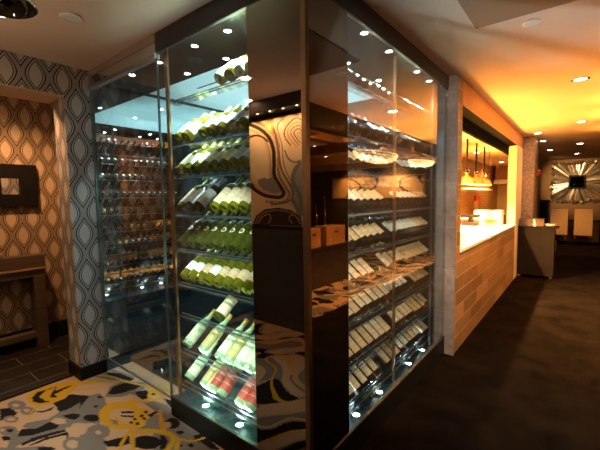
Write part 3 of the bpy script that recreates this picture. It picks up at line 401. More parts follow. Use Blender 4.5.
def wood_grain(name, a, b, axis, rough=.45, scale=4.0):
    t = NT(name)
    x, y, z = t.xyz()
    s = [1, 1, 1]; s[axis] = .08
    v = t.comb(t.math('MULTIPLY', x, s[0]*10), t.math('MULTIPLY', y, s[1]*10), t.math('MULTIPLY', z, s[2]*10))
    f = t.noise(scale, v, 5, .6)
    t.pr(t.ramp(f, [(.3, a), (.7, b)]), rough)
    return t.m
M['console_wood'] = wood_grain('console_oak', (.055, .033, .019), (.10, .062, .036), 1)

def brick(name, cols, mortar, w, h, axes, rough=.4, ms=.006, freq=2, off=.5, var=.12, bump=.25):
    t = NT(name)
    c = t.xyz()
    v = t.comb(c[axes[0]], c[axes[1]], 0.0)
    n = t.node('ShaderNodeTexBrick'); t.l.new(v, n.inputs['Vector'])
    n.offset = off; n.offset_frequency = freq
    n.inputs['Scale'].default_value = 1.0
    n.inputs['Brick Width'].default_value = w; n.inputs['Row Height'].default_value = h
    n.inputs['Mortar Size'].default_value = ms; n.inputs['Mortar Smooth'].default_value = .1
    n.inputs['Color1'].default_value = (*cols[0], 1); n.inputs['Color2'].default_value = (*cols[1], 1)
    n.inputs['Mortar'].default_value = (*mortar, 1)
    f = t.noise(14, None, 5, .6)
    k = t.mix(t.math('MULTIPLY', f, var*4), n.outputs[0], (0, 0, 0, 1))
    t.pr(k, rough)
    t.bump(t.math('SUBTRACT', 1.0, n.outputs['Fac']), bump, .004)
    return t.m
M['tile_floor'] = brick('dark_plank_tile', ((.020, .015, .012), (.026, .019, .015)), (.13, .10, .075), .62, .25, (1, 0), .3, .005)
M['stone_front'] = brick('counter_stone_tile', ((.44, .245, .10), (.23, .12, .045)), (.66, .42, .20), .62, .155, (1, 2), .5, .004)
M['pilaster'] = brick('grey_oak_tile', ((.27, .205, .165), (.235, .18, .145)), (.38, .30, .25), 3.0, .43, (0, 2), .5, .003, var=.2)
M['mosaic'] = brick('amber_mosaic', ((.52, .29, .09), (.30, .15, .05)), (.62, .38, .14), .07, .07, (1, 2), .35, .006)
M['column'] = simple('textured_bronze_column', (.26, .16, .085), .38, .3, var=.35, scale=26, bump=.6)
M['soffit_tan'] = simple('tan_soffit_paint', (.50, .36, .22), .7)
M['cellar_floor'] = simple('polished_dark_floor', (.11, .165, .185), .035, .95)
M['rail'] = simple('dark_steel_rail', (.13, .135, .135), .35, .8)
M['amber_veneer'] = simple('amber_veneer', (.50, .20, .028), .5, var=.06)
M['pass_black'] = simple('black_pass_metal', (.0025, .002, .0015), .9, spec=.05)
M['cream_wall'] = simple('cream_plaster', (.72, .58, .36), .7, var=.04)
M['taupe_wall'] = simple('taupe_wall', (.40, .23, .11), .8, var=.05)
M['dark_wall'] = simple('dark_brown_wall', (.06, .042, .03), .6, var=.1)
M['grey_wall'] = simple('charcoal_wall', (.048, .046, .042), .6, var=.08)
M['white_stone'] = simple('white_countertop', (.86, .82, .74), .2)
M['counter_edge'] = simple('counter_edge', (.06, .04, .025), .3)
M['white_paint'] = simple('white_enamel', (.82, .80, .74), .35)

t = NT('brown_carpet')
f1 = t.noise(3.2, None, 6, .65); f2 = t.noise(240, None, 2, .6)
cc = t.ramp(f1, [(.3, (.003, .0022, .0017)), (.7, (.013, .0088, .006))])
t.pr(t.mix(t.math('MULTIPLY', f2, .6), cc, (.004, .003, .002, 1)), 1.0, spec=0.0)
t.bump(f2, .5, .004)
M['brown_carpet'] = t.m

def vcol(name, rough, fine=0.0, spec=.2):
    t = NT(name)
    a = t.node('ShaderNodeVertexColor'); a.layer_name = 'pattern'
    c = a.outputs[0]
    if fine > 0:
        f = t.noise(260, None, 2, .6)
        c = t.mix(t.math('MULTIPLY', f, fine), c, (0, 0, 0, 1))
        t.bump(f, .4, .004)
    t.pr(c, rough, spec=spec)
    return t.m
M['carpet'] = vcol('patterned_carpet', .98, .5, .04)
M['art'] = vcol('marbled_artwork', .35, 0, .4)

# ------------------------------------------------------------------ painted patterns (pattern colour per vertex)
PAL = {'C': (.34, .215, .125), 'K': (.012, .010, .009), 'G': (.13, .112, .097), 'Y': (.37, .195, .012)}
APAL = {'W': (.66, .52, .34), 'S': (.30, .31, .30), 'D': (.035, .020, .012), 'T': (.42, .26, .13), 'B': (.17, .085, .035), 'N': (.20, .19, .17), 'Y': (.60, .42, .10), 'L': (.8, .7, .4)}

def pattern_base(X, Y):
    """free swirling blobs in cream, black and grey with yellow ribbons"""
    a = X*3.7; b = Y*3.7
    wx = a + .55*np.sin(b*1.7+.6) + .25*np.sin(a*2.9+b*2.2); wy = b + .55*np.sin(a*1.5+2.1) + .25*np.sin(b*3.1-a*1.8)
    f = np.sin(wx*2.3)*np.cos(wy*2.6) + .5*np.sin(wx*4.1+wy*3.3)
    g = np.sin(wx*1.9+1.3)*np.sin(wy*2.2+.4) + .35*np.sin(wx*5.2-wy*4.3)
    out = np.empty(X.shape+(3,)); out[:] = PAL['C']
    out[g > .33] = PAL['G']
    out[f > .42] = PAL['K']
    out[np.abs(f-.30) < .07] = PAL['G']
    h = np.sin(wx*1.15+.7)*np.cos(wy*1.25+1.1)
    out[np.abs(h-.52) < .06] = PAL['Y']
    return out

def paint(X, Y, out, shapes, pal, k=.001):
    for c, pts in shapes:
        p = np.array(pts, float)*k
        x0, y0 = p.min(0); x1, y1 = p.max(0)
        m = np.nonzero((X >= x0) & (X <= x1) & (Y >= y0) & (Y <= y1))
        if len(m[0]) == 0: continue
        px = X[m]; py = Y[m]; ins = np.zeros(px.shape, bool)
        for (ax, ay), (bx, by) in zip(p, np.roll(p, -1, 0)):
            if ay == by: continue
            ins ^= ((ay > py) != (by > py)) & (px < (bx-ax)*(py-ay)/(by-ay)+ax)
        out[m[0][ins], m[1][ins]] = pal[c]
    return out

def grid_mesh(name, us, vs, place, cols):
    nu, nv = len(us), len(vs)
    U, V = np.meshgrid(us, vs, indexing='ij')
    co = place(U, V).reshape(-1, 3)
    i = np.arange(nu*nv).reshape(nu, nv)
    q = np.stack([i[:-1, :-1], i[1:, :-1], i[1:, 1:], i[:-1, 1:]], -1).reshape(-1, 4)
    me = bpy.data.meshes.new(name)
    me.from_pydata(co.tolist(), [], q.tolist())
    at = me.color_attributes.new('pattern', 'FLOAT_COLOR', 'POINT')
    rgba = np.ones((nu*nv, 4), np.float32); rgba[:, :3] = cols(U, V).reshape(-1, 3)
    at.data.foreach_set('color', rgba.ravel())
    me.update()
    return me

# ------------------------------------------------------------------ the room shell
def carpet_cols(X, Y):
    out = pattern_base(X, Y)
    zone = [('C', [(-3640, 570), (-2914, 430), (-2174, 990), (-1640, 1640), (-3450, 1640), (-3640, 1150)])]
    paint(X, Y, out, zone, PAL)
    paint(X, Y, out, CARPET_SHAPES, PAL)
    out[X < -3.60] = PAL['K']
    return out
flat = lambda U, V: np.stack([U, V, np.zeros_like(U)], -1)
me = grid_mesh('floor_patterned_carpet', np.arange(-3.64, XR+.004, .009), np.arange(-.5, 1.63, .009), flat, carpet_cols)
put('floor_patterned_carpet', me, M['carpet'])['kind'] = 'structure'
me = grid_mesh('floor_patterned_carpet', np.linspace(-3.64, XR, 87), np.linspace(-2.6, -.5, 70), flat, pattern_base)
put('floor_patterned_carpet', me, M['carpet'])['kind'] = 'structure'
me = grid_mesh('floor_patterned_carpet', np.arange(.63, 5.3, .03), np.arange(-2.6, 10.05, .03), flat, pattern_base)
put('floor_patterned_carpet', me, M['carpet'])['kind'] = 'structure'
struct('floor_brown_carpet', MB().box(XR, .63, -2.6, 15.2, -.06, 0), M['brown_carpet'])
struct('floor_kitchen', MB().box(-2.3, XR, 3.66, 12.2, -.06, 0), M['tile_floor'])
struct('floor_brown_carpet', MB().box(.63, 3, 10.05, 15.2, -.06, 0), M['brown_carpet'])
struct('floor_tile', MB().box(-5.2, -3.64, -2.6, 2.0, -.06, -.0), M['tile_floor'])
struct('floor_cellar', MB().box(-3.45, -2.34, 1.62, 3.6, -.06, .012).box(-2.34, XR-.02, YL+.02, 3.6, -.06, .012), M['cellar_floor'])

struct('ceiling', MB().box(-5.2, 5.4, -2.7, 15.2, CEIL, CEIL+.1), M['ceiling'])
struct('ceiling_panel', MB().box(-.61, .45, -2.6, 2.72, CEIL-.014, CEIL), M['ceiling_paper'])
w = MB().box(XW-.26, XW, 1.17, YL, 0, CEIL).box(XW-.36, XW, -2.6, 1.17, 2.486, CEIL)
struct('trim_soffit', MB().box(XW-.36, XW-.001, -2.6, 1.17, 2.480, 2.486), M['soffit_tan'])
struct('wall_alcove_return', MB().box(XW-.26, XW-.2, YL, 1.9, 0, CEIL), M['paper_back'])
wall_left = struct('wall_left', w, M['paper_front'])
struct('wall_alcove', MB().box(-4.9, -4.8, -2.6, 2.0, 0, CEIL), M['paper_back'])
struct('wall_alcove_side', MB().box(-4.8, XW-.2, 1.9, 2.0, 0, CEIL), M['paper_back'])
struct('baseboard_alcove', MB().box(-4.8, -4.785, -2.6, 1.9, 0, .19), M['black_base'])
b = MB().box(XW-.27, XW+.015, 1.155, 1.17, 0, .115).box(XW, XW+.015, 1.17, YL-.004, 0, .115)
struct('baseboard_left', b, M['black_base'])
struct('wall_cellar_end', MB().box(-3.45, -1.07, 3.6, 3.66, 0, CEIL), M['cellar_wall'])
struct('wall_cellar_side', MB().box(-3.52, -3.45, YL+.01, 3.6, 0, CEIL), M['cellar_wall'])
# wall of the lobby that carries the big artwork, behind the eye
struct('wall_back', MB().box(-3.45, -1.9, -.56, -.47, 0, CEIL), M['grey_wall'])
struct('wall_rear', MB().box(-5.2, 5.4, -2.7, -2.6, 0, CEIL), M['dark_wall'])
struct('wall_right', MB().box(5.3, 5.4, -2.6, 10.1, 0, CEIL), M['dark_wall'])
struct('wall_dining', MB().box(.95, 5.3, 10.0, 10.1, 0, CEIL), M['dark_wall'])
struct('wall_far', MB().box(-1.4, 3.0, 15.0, 15.1, 0, CEIL), M['taupe_wall'])
struct('wall_far_side', MB().box(2.9, 3.0, 10.1, 15.0, 0, CEIL), M['taupe_wall'])
struct('wall_passage', MB().box(-1.3, -1.15, 8.9, 15.0, 0, CEIL), M['taupe_wall'])

# pilaster, kitchen opening
struct('column_pilaster', MB().box(XR-.004, XK+.012, 3.632, 3.642, 0, CEIL), M['pilaster'])
struct('column_pilaster', MB().box(-1.5, XK, 3.665, 3.85, 0, CEIL).box(XR-.004, XK-.001, 3.642, 3.665, 0, CEIL), M['stone_front'])
struct('wall_counter_front', MB().box(-1.10, XK, 3.85, 7.62, 0, 1.0), M['stone_front'])
struct('trim_beam_underside', MB().box(-1.114, XK-.006, 3.85, 7.62, 2.494, 2.4995), M['pass_black'])
struct('beam_kitchen', MB().box(-1.10, XK, 3.85, 8.4, 2.5, CEIL), M['amber_veneer'])
struct('wall_kitchen_end', MB().box(-1.10, XK, 7.62, 8.4, 0, 2.5), M['cream_wall'])
struct('wall_kitchen_back', MB().box(-2.1, -2.0, 3.66, 12.0, 0, 2.62), M['mosaic'])
struct('wall_kitchen_far', MB().box(-2.0, -1.3, 12.0, 12.1, 0, 2.62), M['cream_wall'])
struct('ceiling_kitchen', MB().box(-2.0, -1.16, 3.86, 12.0, 2.40, 2.46), M['cream_wall'])
struct('trim_pass_fascia', MB().box(-1.16, -1.115, 3.86, 8.4, 2.36, 2.73), M['pass_black'])
struct('column', MB().box(-1.06, -.76, 8.45, 8.85, 0, CEIL), M['column'], bevel=.03)
struct('column', MB().box(-1.14, -.86, 9.85, 10.2, 0, CEIL), M['column'], bevel=.03)
# bulkhead and beams over the dining side
struct('beam_bulkhead', MB().box(.5, .62, 2.72, 10.0, 2.46, CEIL), M['dark_wood'])
for i, y in enumerate((3.6, 5.7, 7.4, 9.2)):
    struct('beam_dining', MB().box(.62, 5.3, y, y+.26, 2.42, 2.60), M['orange_wood'])
struct('beam_dining', MB().box(1.5, 1.72, 2.7, 10.0, 2.60, 2.72), M['orange_wood'])

# ------------------------------------------------------------------ cellar shell
struct('ceiling_cellar', MB().box(-3.45, XR-.012, YL+.012, 3.6, 2.665, 2.70), M['cellar_ceiling'])
s = MB().box(-3.44, XR-.012, YL+.012, 1.885, 2.640, 2.662).box(-1.62, XR-.012, 1.886, 3.59, 2.640, 2.662)
struct('ceiling_soffit', s, M['brown_gloss'])
f = MB().box(-2.34, XR+.012, YL-.012, YL+.012, 2.615, CEIL-.002).box(XR-.012, XR+.012, YL+.012, 3.632, 2.615, CEIL-.002)
struct('trim_fascia', f, M['fascia'])
struct('trim_fascia', MB().box(XW+.002, -2.34, YL-.012, YL+.012, 2.685, CEIL-.002), M['fascia_tan'])
struct('trim_transom', MB().box(XW+.002, -2.34, YL-.006, YL+.006, 2.605, 2.685), M['mirror_smoke'])
struct('trim_door_track', MB().box(XW+.002, -2.34, YL-.02, YL+.02, 2.575, 2.605), M['steel'])
struct('trim_corner', MB().box(XR-.016, XR+.012, YL-.012, YL+.016, .02, 2.615), M['bronze'])
p = MB().box(-2.34, XR-.001, YL, YL+.45, .0125, .135).box(-1.53, XR-.001, YL+.45, 3.60, .0125, .155)
# plinth: black front under each face
struct('trim_plinth', MB().box(-2.34, XR, YL-.010, YL+.012, 0, .140).box(XR-.012, XR+.010, YL+.012, 3.632, 0, .172), M['black_base'])
struct('trim_plinth_cap', MB().box(-2.34, XR, YL-.014, YL+.010, .140, .152).box(XR-.010, XR+.014, YL+.010, 3.632, .172, .182), M['fascia'])
struct('trim_deck', MB().box(-2.34, XR-.014, YL+.014, YL+.45, .0125, .135).box(-1.52, XR-.014, YL+.45, 3.59, .0125, .135), M['deck'])

def pane_thing(name, label, cat, parts, group=None):
    o = empty(name); tag(o, label, cat, group)
    for pn, mb, m in parts: mb.build(pn, m, o)
    return o
pane_thing('glass_door', 'tall clear glass door beside the grey wallpapered pier, patterned carpet at its foot', 'glass door',
    [('pane', MB().box(XW+.012, -2.352, YL-.004, YL+.004, .14, 2.574), M['glass']),
     ('edge_strip', MB().box(-2.352, -2.346, YL-.005, YL+.005, .14, 2.574), M['glass_edge']),
     ('jamb_strip', MB().box(XW+.003, XW+.012, YL-.006, YL+.006, .125, 2.574), M['glass_edge']),
     ('bottom_rail', MB().box(XW+.012, -2.346, YL-.007, YL+.007, .124, .140), M['steel'])])
pane_thing('glass_sheet', 'clear glass panel in front of the green bottles', 'glass sheet',
    [('pane', MB().box(-2.336, -1.437, YL-.004, YL+.004, .153, 2.614), M['glass']),
     ('edge_strip', MB().box(-2.343, -2.336, YL-.005, YL+.005, .153, 2.614), M['glass_edge'])])
pane_thing('glass_sheet', 'clear glass panel in front of the dark red wine bottles', 'glass sheet',
    [('pane', MB().box(XR-.004, XR+.004, 1.767, 3.628, .183, 2.614), M['glass_coated']),
     ('edge_strip', MB().box(XR-.005, XR+.005, 1.763, 1.767, .183, 2.614), M['glass_edge'])])
tag(MB().box(-1.436, XR-.017, YL-.007, YL+.007, .153, 2.614).build('mirror_panel', M['mirror']),
    'dark mirror panel reflecting the swirled artwork, next to the green bottles', 'mirror panel')
tag(MB().box(XR-.007, XR+.007, YL+.017, 1.762, .183, 2.614).build('mirror_panel', M['mirror']),
    'dark mirror panel reflecting the orange ceiling, next to the dark bottles', 'mirror panel')
tag(MB().box(-3.448, -3.436, YL+.02, 3.58, .12, 2.63).build('mirror_panel', M['mirror_smoke']),
    'smoked mirror inside the cellar behind the glass door, reflecting bottle rows', 'mirror panel')
# ------------------------------------------------------------------ wine bottles and racks
ZS = [2.30, 1.98, 1.75, 1.485, 1.23, .975, .74, .46, .20]
def bottle_mesh(kind):
    R = .038
    if kind == 'sloped':
        prof = [(.012, .006), (.030, 0), (R-.002, .002), (R, .008), (R, .165), (.034, .190), (.025, .215), (.0165, .238), (.0142, .262), (.0142, .288), (.0162, .290), (.0162, .302), (.012, .303), (0, .303)]
    else:
        prof = [(.012, .006), (.030, 0), (R-.002, .002), (R, .008), (R, .188), (.036, .200), (.028, .214), (.0185, .226), (.0150, .240), (.0145, .288), (.0165, .290), (.0165, .302), (.012, .303), (0, .303)]
    return MB().lathe(prof, 16).mesh('wine_bottle', smooth=True, ang=50)
def label_mesh(z0, z1, half=64, r=.0387):
    a = math.radians(half)
    return MB().lathe([(r, z0), (r, z1)], 12, arc=(-a, a)).mesh('label', smooth=True)
def seal_mesh():
    bm = MB(); r = .0390
    for k in range(14):
        pass
    c = .115
    ring = []
    for rad in (.019, .012):
        ring.append([bm.bm.verts.new((r*math.cos(rad*math.cos(a)/r), r*math.sin(rad*math.cos(a)/r), c+rad*math.sin(a))) for a in [2*PI*i/16 for i in range(16)]])
    for i in range(16):
        j = (i+1) % 16
        bm.bm.faces.new((ring[0][i], ring[0][j], ring[1][j], ring[1][i]))
    return bm.mesh('label', smooth=True)
def capsule_mesh():
    return MB().lathe([(.0155, .232), (.0152, .262), (.0152, .287), (.0172, .289), (.0172, .3035), (.0, .3045)], 14).mesh('foil_capsule', smooth=True, ang=50)
ME_B = {k: bottle_mesh(k) for k in ('sloped', 'shouldered')}
ME_C = capsule_mesh()
ME_L = {'big': label_mesh(.045, .150), 'mid': label_mesh(.060, .135), 'tall': label_mesh(.030, .165), 'wide': label_mesh(.05, .125, 100), 'seal': seal_mesh(),
        'bigwrap': label_mesh(.040, .145, 112), 'midwrap': label_mesh(.055, .125, 112), 'tallwrap': label_mesh(.030, .160, 112)}

def wine_glass(name, col, trans, rough=.045):
    t = NT(name); t.pr(col, rough, spec=.6, coat=.6, trans=trans); t.b.inputs['IOR'].default_value = 1.35; t.b.inputs['Coat Roughness'].default_value = .03
    return t.m
GL = {'green': wine_glass('green_glass', (.22, .195, .010), .45), 'olive': wine_glass('olive_glass', (.30, .25, .012), .45),
      'pale': wine_glass('pale_green_glass', (.55, .75, .42), .45), 'darkgreen': wine_glass('dark_green_glass', (.075, .08, .008), .45),
      'dark': wine_glass('dark_red_wine_glass', (.012, .010, .009), 0), 'brown': wine_glass('brown_glass', (.03, .016, .008), 0)}
def paper(name, base, band, z0=.085, z1=.10):
    t = NT(name)
    x, y, z = t.xyz()
    f1 = t.math('COMPARE', z, .132, .0022); f2 = t.math('COMPARE', z, .112, .0075)
    n = t.noise(260, None, 2)
    g = t.math('MULTIPLY', f2, t.math('GREATER_THAN', n, .50))
    f3 = t.math('COMPARE', z, .072, .0018)
    f = t.math('MULTIPLY', t.math('MAXIMUM', t.math('MAXIMUM', f1, f3), t.math('MULTIPLY', g, .8)), .55)
    t.pr(t.mix(f, (*base, 1), (*band, 1)), .55)
    return t.m
LB = {'white': paper('white_label', (.78, .78, .72), (.35, .38, .36)), 'cream': paper('cream_label', (.74, .55, .36), (.22, .14, .08)),
      'yellow': paper('yellow_label', (.66, .60, .26), (.30, .28, .08)), 'tan': paper('tan_label', (.60, .40, .22), (.20, .12, .06)),
      'red': paper('red_label', (.50, .055, .03), (.75, .55, .40)), 'lime': paper('pale_lime_label', (.74, .80, .50), (.60, .36, .12)),
      'amber': paper('amber_label', (.55, .42, .16), (.25, .15, .05)), 'grey': paper('grey_label', (.36, .35, .32), (.12, .10, .09))}
CP = {'yellow': simple('yellow_foil', (.62, .58, .16), .3, .2), 'gold': simple('gold_foil', (.50, .36, .10), .3, .6),
      'black': simple('black_foil', (.015, .014, .014), .3, .2), 'silver': simple('silver_foil', (.72, .74, .74), .25, .7),
      'red': simple('wine_red_foil', (.16, .015, .02), .3, .3), 'green': simple('green_foil', (.10, .16, .03), .3, .3)}
SRC = {}
def bottle(shape, glass, lab, paper_, cap):
    """first of a kind is built, every other one is a copy of it"""
    key = (shape, glass, lab, paper_, cap)
    def mk(name, me, m):
        o = bpy.data.objects.new(name, me)
        if not me.materials: me.materials.append(None)
        o.material_slots[0].link = 'OBJECT'; o.material_slots[0].material = m
        return link(o)
    if key not in SRC:
        o = mk('wine_bottle', ME_B[shape], GL[glass]); kids = []
        if lab: c = mk('label', ME_L[lab], LB[paper_]); c.parent = o; kids.append(c)
        c = mk('foil_capsule', ME_C, CP[cap]); c.parent = o; kids.append(c)
        SRC[key] = (o, kids)
        return o
    o0, kids = SRC[key]
    o = link(o0.copy())
    for k in kids:
        c = k.copy(); link(c); c.parent = o
    return o
def lay(o, base, depth, t, roll=0.0, size=1.0):
    d = Vector(depth); z = Vector((0, 0, 1))
    ax = d*math.cos(t) + z*math.sin(t); up = -d*math.sin(t) + z*math.cos(t); sd = ax.cross(up)
    m = Matrix((up, sd, ax)).transposed().to_4x4()
    m = m @ Matrix.Rotation(roll, 4, 'Z') @ Matrix.Scale(size, 4)
    m.translation = Vector(base)
    o.matrix_world = m

CAPWORD = {'yellow': 'yellow', 'gold': 'gold', 'black': 'black', 'silver': 'silver', 'red': 'wine-red', 'green': 'green'}
GLWORD = {'green': 'green', 'olive': 'olive-green', 'pale': 'pale-green', 'darkgreen': 'dark-green', 'dark': 'black', 'brown': 'brown'}
# shelves behind the shorter face, slots counted from the tarnished post beside the door: (shape, glass, label, paper, cap)
W1 = ('sloped', 'olive', 'big', 'white', 'yellow'); W2 = ('sloped', 'green', 'big', 'yellow', 'yellow'); W3 = ('shouldered', 'green', 'big', 'white', 'silver')
T1 = ('sloped', 'pale', 'tall', 'lime', 'silver'); N1 = ('sloped', 'green', 'mid', 'white', 'green'); N2 = ('sloped', 'green', 'mid', 'tan', 'green')
S1 = ('sloped', 'darkgreen', 'seal', 'cream', 'green'); A1 = ('sloped', 'pale', 'tall', 'lime', 'gold'); RD = ('sloped', 'pale', 'tall', 'red', 'silver')
V1 = ('shouldered', 'green', 'tall', 'cream', 'green'); V2 = ('shouldered', 'darkgreen', 'tall', 'white', 'silver'); AM = ('sloped', 'pale', 'tall', 'amber', 'gold')
LEFT = [
 [None, None, None, None, None, T1, V1, T1, T1],
 [W2, W1, None, W1, W1, W3, W1, W1, W1],
 [W2, W1, W2, W1, W2, W2, W1, W1, W1],
 [V1, V2, V2, None, V1, V1, V1, V1, V1],
 [S1]*9,
 [N1, N1, N2, N1, N2, N2, N2, N2, N2],
 [None, None, None, None, ('shouldered', 'darkgreen', 'tall', 'cream', 'black'), None, None, None, None],
 [A1, None, AM, None, A1, AM, A1, A1, A1],
 [A1, None, AM, RD, RD, None, RD, RD, None]]
for r, row in enumerate(LEFT):
    t = math.radians(40 if r < 5 else 36)
    for i, k in enumerate(row):
        if k is None: continue
        if k[2] != 'seal': k = (k[0], k[1], k[2]+'wrap', k[3], k[4])
        o = bottle(*k)
        x = -2.285 + .094*i + random.uniform(-.004, .004)
        lay(o, (x, YL+.105, ZS[r]+.049), (0, 1, 0), t, random.uniform(-.12, .12), 1.10)
        what = {'seal': 'round seal', None: 'no label'}.get(k[2], k[3]+' label')
        o['label'] = '%s bottle, %s, in short rack, %s shelf down, %s slot from tarnished post' % (GLWORD[k[1]], what, ORD[r+1], ORD[i+1])
        o['category'] = 'wine bottle'; o['group'] = 'green wine bottles behind the shorter glass face'
# long rack of red wine
CRE = [('shouldered', 'dark', 'big', 'cream', 'black'), ('shouldered', 'dark', 'tall', 'tan', 'black'), ('shouldered', 'dark', 'tall', 'cream', 'red'),
       ('shouldered', 'dark', 'mid', 'white', 'silver'), ('sloped', 'brown', 'big', 'cream', 'gold'), ('shouldered', 'dark', 'big', 'white', 'black'),
       ('sloped', 'dark', 'mid', 'cream', 'silver'), ('shouldered', 'brown', 'tall', 'cream', 'black'), ('shouldered', 'dark', None, None, 'black')]
PLAN = [[1, 1, 8, 8, 2, 2, 2, 8, 8, 8, 2, 2, 2, 8, 8, 1, 1], [3, 3, 3, 8, 8, 3, 3, 3, 8, 8, 8, 6, 6, 6, 6, 8, 8],
        [0, 0, 0, 0, 3, 3, 3, 3, 8, 8, 5, 5, 5, 5, 8, 8, 6], [5, 5, 5, 0, 0, 0, 0, 8, 8, 3, 3, 3, 3, 3, 6, 6, 6],
        [1, 1, 1, 4, 4, 4, 0, 8, 5, 5, 5, 5, 5, 5, 0, 0, 0], [2, 2, 2, 7, 7, 8, 8, 2, 4, 4, 4, 1, 1, 1, 1, 1, 7],
        [1, 1, 1, 0, 0, 0, 4, 4, 3, 3, 3, 3, 8, 1, 1, 1, 1], [1, 1, 1, 1, 1, 7, 7, 7, 8, 0, 0, 0, 0, 1, 1, 1, 0],
        [2, 2, 2, 2, 4, 4, 8, 1, 1, 1, 5, 5, 0, 0, 0, 2, 2]]
for r, row in enumerate(PLAN):
    for i, q in enumerate(row):
        k = CRE[q]
        o = bottle(*k)
        y = 1.90 + .0985*i + random.uniform(-.004, .004)
        lay(o, (XR-.105, y, ZS[r]+.046), (-1, 0, 0), math.radians(29 if r == 0 else 39), random.uniform(-.12, .12))
        what = 'unlabelled' if k[2] is None else k[3]+'-label'
        o['label'] = '%s %s wine bottle in long rack, %s shelf down, %s slot from mirror panel' % (what, GLWORD[k[1]], ORD[r+1], ORD[i+1])
        o['category'] = 'wine bottle'; o['group'] = 'dark wine bottles behind the longer glass face'

def rack(name, label, a, b, depth, posts, zs, wide):
    """a, b: ends of the run; depth: direction into the cellar"""
    o = empty(name, a); tag(o, label, 'wine rack')
    a = Vector((0, 0, 0)); b = Vector(b)-Vector(o.location); d = Vector(depth); run = (b-a).normalized()
    for z in zs:
        m = MB(); Z = Vector((0, 0, z))
        for dd, dz in ((.085, -.004), (.125, .0), (.335, .150)):
            m.bar(a+Z+d*dd+Vector((0, 0, dz)), b+Z+d*dd+Vector((0, 0, dz)), .0042, 6)
        m.build('shelf_rail', M['rail'], o, smooth=True)
        m = MB()
        n = (a+b)/2+Z+d*.115+Vector((0, 0, -.012))
        m.obox(n, run*((b-a).length/2), d*.05, (0, 0, .003))
        m.build('glass_shelf', M['glass'], o)
    for p, mat in posts:
        c = a+run*p+d*.075
        MB().obox(c+Vector((0, 0, (2.636+.136)/2)), run*wide, d*.008, (0, 0, (2.636-.136)/2)).build('post', mat, o)
    return o
rack('wine_rack', 'steel wine rack of green bottles behind the shorter glass face', (-2.36, YL, 0), (-1.42, YL, 0), (0, 1, 0),
     [(.012, M['brass'])], ZS, .016)
rack('wine_rack', 'long steel wine rack of dark bottles with cream labels beside the pilaster', (XR, 1.84, 0), (XR, 3.585, 0), (-1, 0, 0),
     [(.01, M['rail']), (.745, M['brass']), (1.60, M['rail'])], ZS, .012)

# ------------------------------------------------------------------ cellar lights
COOL = (.70, .93, 1.0)
def led(name, x, y, z, up, label, group, cat='spotlight', watts=9, r=.022, ang=80, aim=(0, 0, 0)):
    o = empty(name, (x, y, z)); tag(o, label, cat, group)
    s = 1 if up else -1
    MB().lathe([(r, 0), (r+.012, 0), (r+.012, .004), (r, .006)], 18).build('trim_ring', M['chrome'], o, smooth=True).rotation_euler = (0 if up else PI, 0, 0)
    MB().lathe([(0.0, 0.0045), (r*.75, .004), (r, .002)], 18).build('lens', M['white_led'], o, smooth=True).rotation_euler = (0 if up else PI, 0, 0)
    spot('cellar_spot', (x, y, z+s*.02), COOL, watts, ang if s < 0 else 70, .5, .02, (aim[0], aim[1], s))
for i, x in enumerate((-1.45, -1.76, -2.10, -2.55, -2.97)):
    led('recessed_spotlight', x, 1.52, 2.640, False, 'bright round spotlight in the dark soffit above the shorter glass face, %s from the corner' % ORD[i+1],
        'soffit spotlights over the shorter face', watts=24, aim=(0, .14, 0))
for i, (x, y) in enumerate(((-2.11, 1.80), (-2.60, 1.80))):
    led('recessed_spotlight', x, y, 2.640, False, 'inner-row spotlight in the soffit above the green bottles, %s from the corner' % ORD[i+1], 'soffit spotlights over the shorter face', watts=5)
for i, y in enumerate((2.10, 2.47, 3.02, 3.33)):
    led('recessed_spotlight', -1.125, y, 2.640, False, 'spotlight in the dark soffit along the longer glass face, %s from the mirror panel' % ORD[i+1],
        'soffit spotlights over the longer face', watts=28, aim=(-.10, 0, 0))
for i, y in enumerate((2.47, 3.01)):
    led('recessed_spotlight', -1.47, y, 2.640, False, 'inner-row spotlight above the dark bottles, %s from the mirror panel' % ORD[i+1], 'soffit spotlights over the longer face', watts=14)
for i, x in enumerate((-1.35, -1.69, -2.04)):
    led('deck_uplight', x, 1.462, .135, True, 'round floor light in the dark deck under the green bottles, %s from the corner' % ORD[i+1], 'deck uplights', 'uplight', 90, aim=(0, .42, 0))
for i, y in enumerate((2.01, 2.36, 2.93, 3.27)):
    led('deck_uplight', -1.14, y, .135, True, 'round floor light in the deck under the dark bottles, %s from the mirror panel' % ORD[i+1], 'deck uplights', 'uplight', 40, aim=(-.32, 0, 0))
for i, (x, y) in enumerate(((-2.95, 2.35), (-2.3, 2.35))):
    led('recessed_spotlight', x, y, 2.665, False, 'added spotlight in the pale cellar ceiling, %s from the smoked mirror' % ORD[i+1], 'added cellar ceiling spotlights', watts=12, ang=60)  # added lights to brighten the cellar floor, not real fittings
spot('cellar_spot', (-2.45, 2.8, .25), (.55, .93, 1.0), 75, 62, .8, .03, (0, 0, 1))  # added upward light without a fitting, brightens the cellar ceiling
